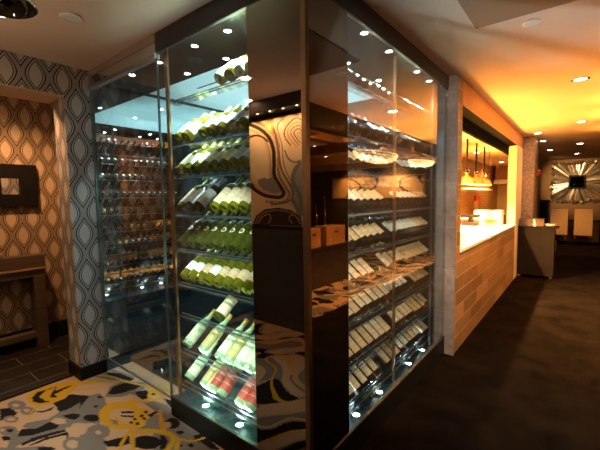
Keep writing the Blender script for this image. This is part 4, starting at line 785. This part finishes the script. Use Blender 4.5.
# ------------------------------------------------------------------ left: alcove furniture, pendant, speakers
o = empty('console_table', (-4.62, 1.27, 0)); tag(o, 'brown oak console table against the wallpapered alcove wall', 'console table')
MB().box(-.17, 0, -1.3, .012, .885, 1.02).build('drawer_box', M['console_wood'], o, bevel=.004)
MB().box(-.178, .010, -1.31, .020, .865, .885).build('shelf_lip', M['orange_wood'], o, bevel=.003)
MB().box(-.165, -.006, -1.29, .004, .79, .865).build('apron', M['console_wood'], o)
for y0 in (-.105, -1.29):
    MB().box(-.165, -.006, y0, y0+.105, 0, .79).build('leg', M['console_wood'], o, bevel=.004)
MB().box(-.13, -.03, -1.185, -.105, .11, .17).build('stretcher', M['console_wood'], o)
b = MB().lathe([(.02, 0), (.05, .004), (.085, .03), (.10, .045), (.096, .045), (.06, .012), (0, .008)], 22).build('bowl', M['orange_wood'], smooth=True)
b.location = (-4.70, .84, 1.021); tag(b, 'small tan bowl on top of the console table', 'bowl')
o = empty('wall_mirror', (-4.8, 1.06, 1.775)); tag(o, 'square wall mirror in a broad black frame above the console table', 'mirror')
fr = MB()
for y0, y1, z0, z1 in ((-.235, .235, .075, .225), (-.235, .235, -.225, -.095), (-.235, -.08, -.095, .075), (.08, .235, -.095, .075)):
    fr.box(.002, .05, y0, y1, z0, z1)
fo = fr.build('frame', M['black_wood'], o)
MB().box(.002, .02, -.08, .08, -.095, .075).build('mirror_glass', M['silver'], fo)
o = empty('pendant_lamp', (-1.49, .33, 2.235)); tag(o, 'polished chrome dome pendant hanging from the tan ceiling', 'pendant lamp')
MB().lathe([(.105, 0), (.109, .003), (.105, .02), (.088, .053), (.056, .077), (.02, .09), (.0, .091)], 32).build('shade', M['chrome'], o, smooth=True, ang=60)
MB().bar((0, 0, .088), (0, 0, .503), .006, 10).build('stem', M['chrome'], o, smooth=True)
MB().lathe([(0, .012), (.02, .02), (.024, .04), (.014, .06), (0, .065)], 16).build('bulb', emitter('pendant_bulb', (1, .8, .55), 6), o, smooth=True)
def flush_disc(name, x, y, r, label, cat, group=None):
    o = empty(name, (x, y, CEIL)); tag(o, label, cat, group)
    MB().lathe([(r-.012, -.001), (r, -.001), (r+.003, -.006), (r-.010, -.010)], 28).build('rim', M['white_paint'], o, smooth=True)
    MB().disc((0, 0, -.008), r-.011, 28, (0, 0, -1)).build('grille', M['lens_off'], o)
flush_disc('ceiling_speaker', -2.53, .925, .062, 'round white ceiling speaker near the chrome pendant', 'speaker')
flush_disc('ceiling_speaker', -.31, 2.89, .05, 'round speaker in the orange ceiling at the edge of the brown panel', 'speaker')
flush_disc('ceiling_sensor', -.34, 6.40, .05, 'small flat round sensor on the glowing yellow ceiling', 'sensor')

# ------------------------------------------------------------------ corridor downlights
WARM = (1.0, .44, .12)
def downlight(x, y, label, watts=30, z=CEIL, r=.065, ang=75, col=WARM, group='corridor downlights'):
    o = empty('ceiling_downlight', (x, y, z)); tag(o, label, 'downlight', group)
    MB().lathe([(r-.01, -.001), (r+.012, -.001), (r+.012, -.005), (r, -.008), (r-.010, -.004)], 26).build('trim_ring', M['chrome'], o, smooth=True)
    MB().disc((0, 0, -.003), r-.012, 24, (0, 0, -1)).build('lens', M['warm_led'], o)
    if watts > 0: spot('downlight_spot', (x, y, z-.03), col, watts, ang, .7, .05)
downlight(-.06, 4.61, 'warm ceiling downlight closest to the pilaster, in the orange ceiling', 110, ang=130)
downlight(-.06, 7.29, 'warm ceiling downlight second out from the pilaster, in line with the host stand', 80)
downlight(-.70, 8.06, 'downlight in the ceiling directly above the host stand', 12)
downlight(-.71, 9.35, 'downlight in the ceiling just past the textured column', 16)
downlight(-.09, 10.44, 'downlight in the middle of the darker ceiling past the host stand', 30)
downlight(-.71, 11.39, 'downlight in the dark ceiling close to the passage wall', 18)
downlight(-.17, 12.97, 'last downlight in front of the starburst mirror', 100)
spot('mirror_fill_spot', (-1.0, 12.6, 2.6), (1, .60, .25), 45, 50, .7, .04, (.75, 2.4, -.65))  # added light without a fitting, brightens the starburst mirror

# ------------------------------------------------------------------ kitchen pass
o = empty('serving_counter', (-1.3, 5.7, 1.0)); tag(o, 'long white counter top over the orange lit stone front', 'counter')
MB().box(-.48, .345, -1.848, 1.918, .012, .045).build('counter_top', M['white_stone'], o, bevel=.003)
MB().box(.20, .340, -1.846, 1.916, .0005, .012).build('edge_strip', M['counter_edge'], o)
BRASSGLOW = simple('amber_lamp_shade', (.72, .48, .18), .25, .6)
for i, y in enumerate((5.50, 6.06, 6.63)):
    o = empty('heat_lamp', (-1.31, y, 1.76)); tag(o, 'domed amber heat lamp on a thin rod over the counter, %s from the pilaster' % ORD[i+1], 'heat lamp', 'heat lamps over the counter')
    MB().bar((0, 0, .13), (0, 0, .64), .014, 10).build('rod', M['dark_wood'], o, smooth=True)
    sh = MB().lathe([(.125, 0), (.118, .03), (.09, .075), (.05, .105), (.02, .13), (.016, .16)], 24).build('shade', BRASSGLOW, o, smooth=True, ang=60)
    MB().lathe([(0, .01), (.03, .02), (.035, .045), (.02, .075), (0, .08)], 14).build('bulb', emitter('heat_bulb', (1, .72, .34), 60), sh, smooth=True)
    MB().lathe([(.016, .155), (.034, .165), (.034, .19), (.016, .20)], 14).build('collar', M['chrome'], o, smooth=True)
    spot('heat_lamp_spot', (-1.31, y, 1.765), (1.0, .54, .19), 330, 150, .4, .04)
    point('heat_lamp_spill', (-1.31, y, 1.735), (1.0, .42, .08), 10, .02)
AMBER = (1.0, .39, .05)
o = empty('heat_shelf', (-1.31, 6.2, 1.68)); tag(o, 'slim white bar hanging below the three heat lamps', 'heat bar')
MB().box(-.03, .03, -1.02, 1.02, 0, .022).build('bar', M['white_paint'], o, bevel=.003)
for y in (-.8, 0, .8): spot('amber_fill_spot', (-1.255, 6.1+y, 1.72), AMBER, 60, 150, 1.0, .02, (.5, 0, .85))  # added lights standing in for bounce off the white counter
for y in (-.95, .95): MB().bar((-.02, y, .02), (-.02, y, .72), .006, 8).build('hanger_rod', M['chrome'], o, smooth=True)
o = empty('ticket_printer', (-1.36, 7.42, 1.046)); tag(o, 'white box with a slotted front at the far end of the counter', 'printer')
MB().box(-.24, .215, -.12, .14, 0, .27).build('body', M['white_paint'], o, bevel=.012)
MB().box(-.06, .16, -.128, -.119, .03, .10).build('slot', M['orange_wood'], o)
o = empty('counter_scale', (-1.60, 7.05, 1.046)); tag(o, 'dark countertop scale beside the white box', 'scale')
MB().box(-.12, .12, -.12, .12, 0, .07).build('base', M['dark_wood'], o, bevel=.01)
MB().box(-.03, .03, -.03, .03, .07, .15).build('neck', M['dark_wood'], o)
MB().box(-.14, .14, -.13, .13, .15, .20).build('tray', M['black_wood'], o, bevel=.01)
o = empty('utensil_canister', (-1.90, 8.9, 1.17)); tag(o, 'tan canister of red and black handled utensils on the kitchen shelf', 'canister')
MB().lathe([(.075, 0), (.09, .30), (.086, .30), (.07, .01)], 20).build('canister_body', M['orange_wood'], o, smooth=True)
for k in range(7):
    a = k*.9; c = ((.6, .06, .03), (.03, .03, .03))[k % 2]
    MB().bar((.03*math.cos(a), .03*math.sin(a), .02), (.065*math.cos(a), .065*math.sin(a), .42), .014, 8).build('utensil', simple('utensil_'+('red', 'black')[k % 2], c, .4), o, smooth=True)
o = empty('kitchen_shelf', (-2.0, 9.2, 1.13)); tag(o, 'white ledge along the mosaic kitchen wall', 'shelf')
MB().box(.002, .26, -1.8, 2.7, 0, .035).build('board', M['white_stone'], o)
for y in (-1.5, 0, 1.5): MB().box(.002, .2, y, y+.03, -.14, 0).build('bracket', M['steel'], o)
o = empty('extractor_hood', (-1.65, 11.6, 1.9)); tag(o, 'amber boxy extractor hood with a white lip at the kitchen end', 'hood')
MB().box(-.3, .33, -.35, .38, .12, .498).build('canopy', M['orange_wood'], o, bevel=.01)
MB().box(-.32, .33, -.38, .38, 0, .12).build('lip', M['white_paint'], o, bevel=.01)
o = empty('kitchen_range', (-1.63, 11.55, 0)); tag(o, 'amber kitchen range cabinet under the extractor hood', 'range')
MB().box(-.34, .32, -.35, .42, 0, 1.05).build('range_body', M['orange_wood'], o, bevel=.01)
MB().box(-.35, .32, -.37, .42, 1.05, 1.10).build('cooktop', M['white_stone'], o, bevel=.006)

# ------------------------------------------------------------------ host stand with its things
o = empty('host_stand', (-.66, 8.02, 0)); tag(o, 'dark brown host stand at the end of the counter', 'host stand')
hb = MB().box(-.298, .28, 0, .36, .05, .965).build('body', M['stand_black'], o, bevel=.004)
MB().box(-.30, .335, -.01, .38, .965, .99).build('top', M['stand_black'], o, bevel=.004)
for x in (-.26, .24):
    for y in (.04, .31): MB().lathe([(.03, 0), (.03, .03), (.018, .05)], 14, c=(x, y, 0)).build('foot', M['chrome'], o, smooth=True)
MB().bar((.295, .12, .55), (.295, .12, .72), .01, 8).bar((.279, .12, .55), (.295, .12, .55), .008, 8).bar((.279, .12, .72), (.295, .12, .72), .008, 8).build('handle', M['chrome'], hb, smooth=True)
o = empty('menu_box', (-.755, 8.20, .991)); tag(o, 'brown menu box on the host stand', 'box')
m = MB(); m.box(-.2, .2, -.12, -.108, 0, .135).box(-.2, .2, .108, .12, 0, .135).box(-.2, -.188, -.108, .108, 0, .135).box(.188, .2, -.108, .108, 0, .135).box(-.188, .188, -.108, .108, 0, .012)
m.build('box_sides', M['walnut'], o)
for k in range(5): MB().box(-.17, .17, -.09+.035*k, -.07+.035*k, .013, .125).build('menu', M['taupe_wall'], o)
n = MB(); n.obox((-.70, 8.066, 1.06), (.014, 0, -.06), (0, .004, 0), (.012, 0, .006)); n.obox((-.70, 8.060, 1.0), (.022, 0, -.04), (0, .003, 0), (.010, 0, .01))
tag(n.build('napkin', M['white_paint']), 'folded white napkin hanging over the front of the menu box', 'napkin')
for k in range(3):
    p = MB().lathe([(.0, .002), (.06, 0), (.09, .012), (.088, .016), (.058, .005), (0, .006)], 24).build('plate', M['white_paint'], smooth=True)
    p.location = (-.47, 8.2, .9905+.0125*k); tag(p, '%s white plate of the small stack on the host stand' % ('bottom', 'middle', 'top')[k], 'plate', 'plates on the host stand')
m = MB().bar((-.39, 8.16, .995), (-.33, 8.2, 1.055), .006, 8)
tag(m.build('pen', M['chrome'], smooth=True), 'silver pen propped beside the plates on the host stand', 'pen')

# ------------------------------------------------------------------ far dining end
o = empty("fire_alarm", (-.860, 9.98, 2.08)); tag(o, 'small red fire alarm on the second textured column', 'fire alarm')
RED = simple('red_plastic', (.65, .03, .02), .35)
MB().box(0, .07, -.05, .05, -.06, .06).build('housing', RED, o, bevel=.008)
MB().lathe([(.03, 0), (.02, .02), (0, .022)], 12).build('strobe', M['white_paint'], o, smooth=True, loc=(.035, 0, .06))
o = empty('starburst_mirror', (-.16, 15.0, 1.98)); tag(o, 'large starburst mirror of silvered strips around a square centre', 'mirror')
rays = []
M['ray_bright'] = simple('bevelled_mirror_tile', (.85, .78, .62), .16, .9)
M['ray'] = simple('bevelled_silver_strip', (.78, .68, .52), .28, .85, var=.2, scale=4)
random.seed(3)
for k in range(96):
    a = 2*PI*k/96 + random.uniform(-.02, .02)
    ca, sa = math.cos(a), math.sin(a)
    L = min(.69/max(abs(ca), .001), .65/max(abs(sa), .001))*random.uniform(.88, 1.0); r0 = .23
    d = Vector((ca, 0, sa)); s = Vector((-sa, 0, ca))
    lift = .04+.05*random.random(); tilt = random.uniform(-.6, .6)
    nrm = Vector((0, -1, 0)) + s*tilt; nrm.normalize(); wv = d.cross(nrm).normalized()
    m = MB().obox(d*((r0+L)/2)+Vector((0, -lift, 0)), d*((L-r0)/2), wv*random.uniform(.010, .022), nrm*.004)
    rays.append(m)
for k in range(110):
    a = 2*PI*k/110
    e = max(abs(math.cos(a))/.70, abs(math.sin(a))/.66)
    c = Vector((math.cos(a)/e*random.uniform(.88, 1.0), -random.uniform(.03, .09), math.sin(a)/e*random.uniform(.88, 1.0)))
    nrm = Vector((random.uniform(-.5, .5), -1, random.uniform(-.5, .5))).normalized()
    q = nrm.orthogonal().normalized(); w2 = nrm.cross(q)
    if k < 98: MB().obox(c, q*random.uniform(.025, .045), w2*random.uniform(.025, .045), nrm*.004).build('mirror_tile', M['ray_bright'], o)
for m in rays: m.build('ray', M['ray'], o)
cf = MB().box(-.225, .225, -.12, -.01, -.225, .225).build('centre_frame', M['dark_wood'], o, bevel=.01)
MB().box(-.18, .18, -.127, -.12, -.18, .18).build('centre_mirror', M['mirror'], cf)
MB().lathe([(0, 0), (.45, 0), (.45, .02), (0, .02)], 28).build('backplate', M['dark_wood'], o).rotation_euler = (PI/2, 0, 0)
CREAMF = simple('tan_upholstery', (.50, .35, .20), .8, var=.06, scale=20)
def chair(x, label):
    o = empty('dining_chair', (x, 14.15, 0)); tag(o, label, 'chair', 'dining chairs below the starburst mirror')
    MB().box(-.225, .225, -.24, -.14, .30, 1.12).build('backrest', CREAMF, o, bevel=.02)
    MB().box(-.225, .225, -.14, .26, .36, .48).build('seat', CREAMF, o, bevel=.02)
    for sx in (-.19, .19):
        for sy in (-.19, .21): MB().bar((sx, sy, .37), (sx, sy, 0), .02, 8, .013).build('leg', M['chrome'], o, smooth=True)
chair(-.565, 'tan high-backed dining chair nearer the textured columns')
chair(.045, 'tan high-backed dining chair further from the textured columns')
o = empty('dining_table', (-.26, 14.62, 0)); tag(o, 'dark dining table behind the two tan chairs', 'table')
MB().box(-.58, .85, -.12, .10, .70, .74).build('table_top', M['dark_wood'], o, bevel=.004)
for x in (-.5, .75): MB().box(x-.04, x+.04, -.08, .08, 0, .70).build('leg', M['dark_wood'], o)
def sideboard(x0, x1, label):
    o = empty('sideboard', ((x0+x1)/2, 14.79, 0)); tag(o, label, 'sideboard', 'black sideboards')
    w = (x1-x0)/2
    MB().box(-w, w, -.16, .19, .08, 1.36).build('carcass', M['black_wood'], o)
    MB().box(-w-.02, w+.02, -.19, .19, 1.36, 1.40).build('top', M['black_wood'], o)
    for sx in (-1, 1): MB().box(min(sx*.01, sx*(w-.01)), max(sx*.01, sx*(w-.01)), -.178, -.161, .10, 1.33).build('door', M['black_wood'], o, bevel=.004)
    MB().box(-w+.02, w-.02, -.13, .17, 0, .08).build('base', M['black_wood'], o)
sideboard(-1.12, -.90, 'black sideboard between the passage wall and the starburst mirror')
sideboard(.62, 1.5, 'black sideboard on the open side of the starburst mirror')

# ------------------------------------------------------------------ what the mirrors show: artwork wall and dining side
def art_cols(U, V):
    out = np.empty(U.shape+(3,)); out[:] = (.60, .44, .27)
    w = np.sin(U*9+np.sin(V*7))*.5+np.sin(V*11+U*3)*.5
    out *= (1+.10*w)[..., None]
    return paint(U, V, out, ART_SHAPES, APAL)
o = empty('artwork', (0, -.47, 0)); tag(o, 'large marbled swirl artwork lit from above on the dark lobby wall', 'artwork')
me = grid_mesh('canvas', np.arange(-3.33, -2.40, .006), np.arange(1.265, 2.545, .006), lambda U, V: np.stack([U, np.full_like(U, .045), V], -1), art_cols)
put('canvas', me, M['art'], o)
MB().box(-3.33, -2.405, .001, .043, 1.265, 2.54).build('panel', M['dark_wood'], o)
o = empty('picture_light', (-2.86, -.40, 2.60)); tag(o, 'long picture light box above the marbled artwork', 'picture light')
MB().box(-.57, .95, -.069, .12, .0, .138).build('housing', M['dark_wall'], o)
for k in range(5):
    MB().disc((-.4+.2*k, .08, -.002), .012, 12, (0, 0, -1)).build('lens', M['warm_led'], o)
    spot('picture_spot', (-3.26+.2*k, -.30, 2.592), (1, .66, .36), 8, 120, .6, .02, (0, -.25, -1))
o = empty('artwork', (2.9, 10.0, 1.88)); tag(o, 'long framed abstract artwork on the dark dining wall', 'artwork')
me = grid_mesh('canvas', np.arange(-1.5, 1.51, .03), np.arange(-.30, .301, .03), lambda U, V: np.stack([U, np.full_like(U, -.036), V], -1),
    lambda U, V: np.where((np.abs(np.sin(U*3.1+1.2*np.sin(V*6+U*1.7))+.5*np.cos(U*5-V*9)-.35) < .18)[..., None], np.array((.06, .035, .02)), np.array((.62, .46, .24))))
put('canvas', me, M['art'], o)
MB().box(-1.55, 1.55, -.034, -.001, -.34, .34).build('frame', M['orange_wood'], o)
spot('picture_spot', (2.2, 9.4, 2.4), WARM, 40, 110, .7, .05, (.1, 1, -.9))
spot('picture_spot', (3.6, 9.4, 2.4), WARM, 40, 110, .7, .05, (-.1, 1, -.9))
def chandelier(x, y, z, L, W, H, label):
    o = empty('chandelier', (x, y, z)); tag(o, label, 'chandelier', 'crystal chandeliers on the dining side')
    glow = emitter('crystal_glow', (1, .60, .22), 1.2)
    m = MB()
    for j in range(7):
        a = j/6*PI/2
        ra = math.cos(a)*.98+.02; zz = -H*math.sin(a)
        n = max(6, int(46*ra))
        for i in range(n):
            b = 2*PI*(i+.5*(j % 2))/n
            c = (W/2*ra*math.cos(b), L/2*ra*math.sin(b), zz)
            m.lathe([(0, -.018), (.016, 0), (0, .018)], 6, c)
    m.build('crystal_beads', glow, o)
    MB().lathe([(.96, 0), (1.0, 0), (1.0, .03), (.96, .03)], 40, sx=W/2, sy=L/2).build('rim', M['brass'], o)
    for s in (-1, 1): MB().bar((0, s*L*.25, .0), (0, s*L*.25, CEIL-z-.002), .006, 8).build('hanging_rod', M['brass'], o, smooth=True)
    MB().box(-.02, .02, -L*.48, L*.48, -.0, .02).build('crossbar', M['brass'], o)
    point('chandelier_light', (x, y, z-.1), (1, .60, .25), 18, .012)
chandelier(.95, 6.2, 2.40, 1.5, .5, .17, 'oval crystal bead chandelier closer to the pilaster end')
chandelier(.95, 8.55, 2.42, 1.2, .45, .12, 'oval crystal bead chandelier by the dining wall')
o = empty('service_table', (1.75, 5.35, 0)); tag(o, 'long dark service table on the dining side', 'table')
MB().box(-.3, .3, -.95, .95, .68, .72).build('table_top', M['dark_wood'], o, bevel=.004)
MB().box(-.26, .26, -.9, .9, .0, .68).build('cabinet', M['dark_wood'], o)
for i, (y, w) in enumerate(((4.92, .40), (5.62, .64))):
    o = empty('storage_box', (1.66, y, .721)); tag(o, ('narrow', 'wide')[i]+' tan storage box on the service table', 'box', 'boxes on the service table')
    MB().box(-.15, .15, -w/2, w/2, 0, .34).build('box_body', M['orange_wood'], o, bevel=.006)
    MB().box(-.158, -.15, -.05, .05, .22, .25).build('handle_slot', M['black_wood'], o)
for i, y in enumerate((5.56, 5.86)):
    o = empty('glass_vase', (1.95, y, .721)); tag(o, 'tall dark glass vase behind the storage boxes, %s from the pilaster' % ORD[i+1], 'vase', 'vases on the service table')
    MB().lathe([(.05, 0), (.055, .5), (.03, .62), (.022, .62+.18*i+.1), (0, .62+.18*i+.1)], 18).build('vase_body', GL['brown'], o, smooth=True, ang=60)
    MB().lathe([(.0565, .10), (.0565, .34)], 14, arc=(PI-.7, PI+.7)).build('label', LB['tan'], o, smooth=True)

for i, (x, y) in enumerate(((.22, .55), (.25, 1.25))):
    downlight(x, y, 'added unseen spotlight that brightens the long bottle rack, %s from the lobby' % ORD[i+1], 0, z=CEIL-.014, group='added rack spotlights')  # added unseen spotlights to brighten the dark bottles' labels
    spot('rack_fill_spot', (x, y, CEIL-.05), (1, .76, .52), 60, 46, .6, .03, (-1.15-x, 2.75-y, 1.0-CEIL))
spot('rack_fill_spot', (-1.05, -.3, 2.65), (.72, 1.0, .93), 230, 17, .8, .03, (-.92, 1.86, -2.28))  # added cool lights without a fitting, brighten the green bottles
spot('rack_fill_spot', (-1.05, -.3, 2.65), (.80, 1.0, .92), 170, 22, .8, .03, (-.92, 1.86, -1.4))
# ------------------------------------------------------------------ ambient, lobby light
LOB = (1.0, .62, .38)
for i, (x, y, w) in enumerate(((-2.55, .35, 1.7), (-1.7, -.15, 2.2), (-.6, -.9, .3), (-3.1, -.2, 1.4))):
    downlight(x, y, 'added unseen lobby ceiling downlight, %s along from the chrome pendant' % ORD[i+1], w, col=LOB, group='lobby downlights', ang=95)  # added out-of-view lamps that light the lobby
spot('lobby_fill_spot', (-2.4, -.25, 1.9), (1, .66, .48), 4.6, 165, 1.0, .05, (-.1, .35, 1))  # added upward lights without a fitting, brighten the lobby ceiling
spot('lobby_fill_spot', (-.7, -1.2, 1.9), (1, .64, .46), 1.3, 165, 1.0, .05, (0, .5, 1))
for az in (-.45, -1.35, -2.2): spot('pilaster_fill_spot', (-.45, -1.6, 2.6), (1, .78, .62), 150, 15, .5, .04, (-.63, 5.24, az))  # added unseen spots to brighten the pilaster front
# added unseen amber lamps under the bulkhead to brighten the passage ceiling
AMBER = (1.0, .39, .05)
for i, (y, w) in enumerate(((4.6, 5), (5.7, 14), (6.8, 14), (8.2, 6))):
    o = empty('added_uplight', (.49, y, 2.47)); tag(o, 'small added amber fill light under the dark bulkhead, %s from the pilaster' % ORD[i+1], 'uplight', 'added amber fill lights')
    MB().lathe([(.0, -.03), (.03, -.03), (.035, 0), (.030, 0), (.026, -.02), (0, -.02)], 16).build('cup', M['brass'], o, smooth=True)
    spot('amber_fill_spot', (.485, y, 2.475), AMBER, w, 160, 1.0, .02, (-.45, 0, 1))
for i, y in enumerate((5.0, 7.4, 10.0)):  # added lamps to brighten the kitchen
    o = empty('kitchen_fill_light', (-1.6, y, 2.4)); tag(o, 'added amber downlight in the kitchen ceiling, %s from the pilaster' % ORD[i+1], 'downlight', 'added kitchen downlights')
    MB().lathe([(.05, -.001), (.065, -.004), (.06, -.008), (.05, -.004)], 20).build('trim_ring', M['chrome'], o, smooth=True)
    MB().disc((0, 0, -.003), .05, 20, (0, 0, -1)).build('lens', M['warm_led'], o)
    spot('kitchen_fill_spot', (-1.6, y, 2.37), (1, .45, .11), 22, 150, .5, .03)
downlight(-4.1, .85, 'downlight over the console table in the alcove', 34, z=CEIL, col=(1, .50, .21), group='lobby downlights', ang=150)
for i, (x, y) in enumerate(((1.3, 4.6), (2.6, 6.5), (3.6, 8.4), (2.4, 3.4))):
    downlight(x, y, 'dining side ceiling downlight between the wooden beams, %s row' % ORD[i+1], 15, group='dining downlights')
wd = bpy.data.worlds.new('World'); SC.world = wd; wd.use_nodes = True
wd.node_tree.nodes['Background'].inputs[0].default_value = (1.0, .72, .5, 1)
wd.node_tree.nodes['Background'].inputs[1].default_value = .010

# ------------------------------------------------------------------ camera
f_px, yaw, pit, rol = 354.906458, .672135161, .0768595524, -.0148948497
fw = Vector((-math.sin(yaw)*math.cos(pit), math.cos(yaw)*math.cos(pit), -math.sin(pit)))
rt = Vector((math.cos(yaw), math.sin(yaw), 0)); up = rt.cross(fw)
r2 = rt*math.cos(rol) + up*math.sin(rol); u2 = -rt*math.sin(rol) + up*math.cos(rol)
cd = bpy.data.cameras.new('camera'); cam = bpy.data.objects.new('camera', cd); link(cam)
cd.sensor_fit = 'HORIZONTAL'; cd.sensor_width = 36.0; cd.lens = f_px/600*36
cd.clip_start = .05; cd.clip_end = 80
m = Matrix((r2, u2, -fw)).transposed().to_4x4(); m.translation = Vector((0, 0, 1.6))
cam.matrix_world = m
SC.camera = cam
SC.view_settings.view_transform = 'Standard'; SC.view_settings.look = 'None'
SC.view_settings.exposure = 2.0; SC.view_settings.gamma = 1.0
SC.view_settings.use_curve_mapping = False
SC.cycles.max_bounces = 14; SC.cycles.transparent_max_bounces = 24; SC.cycles.glossy_bounces = 8
SC.cycles.sample_clamp_indirect = 6.0
SC.cycles.caustics_reflective = False; SC.cycles.caustics_refractive = False
SC.cycles.use_denoising = True
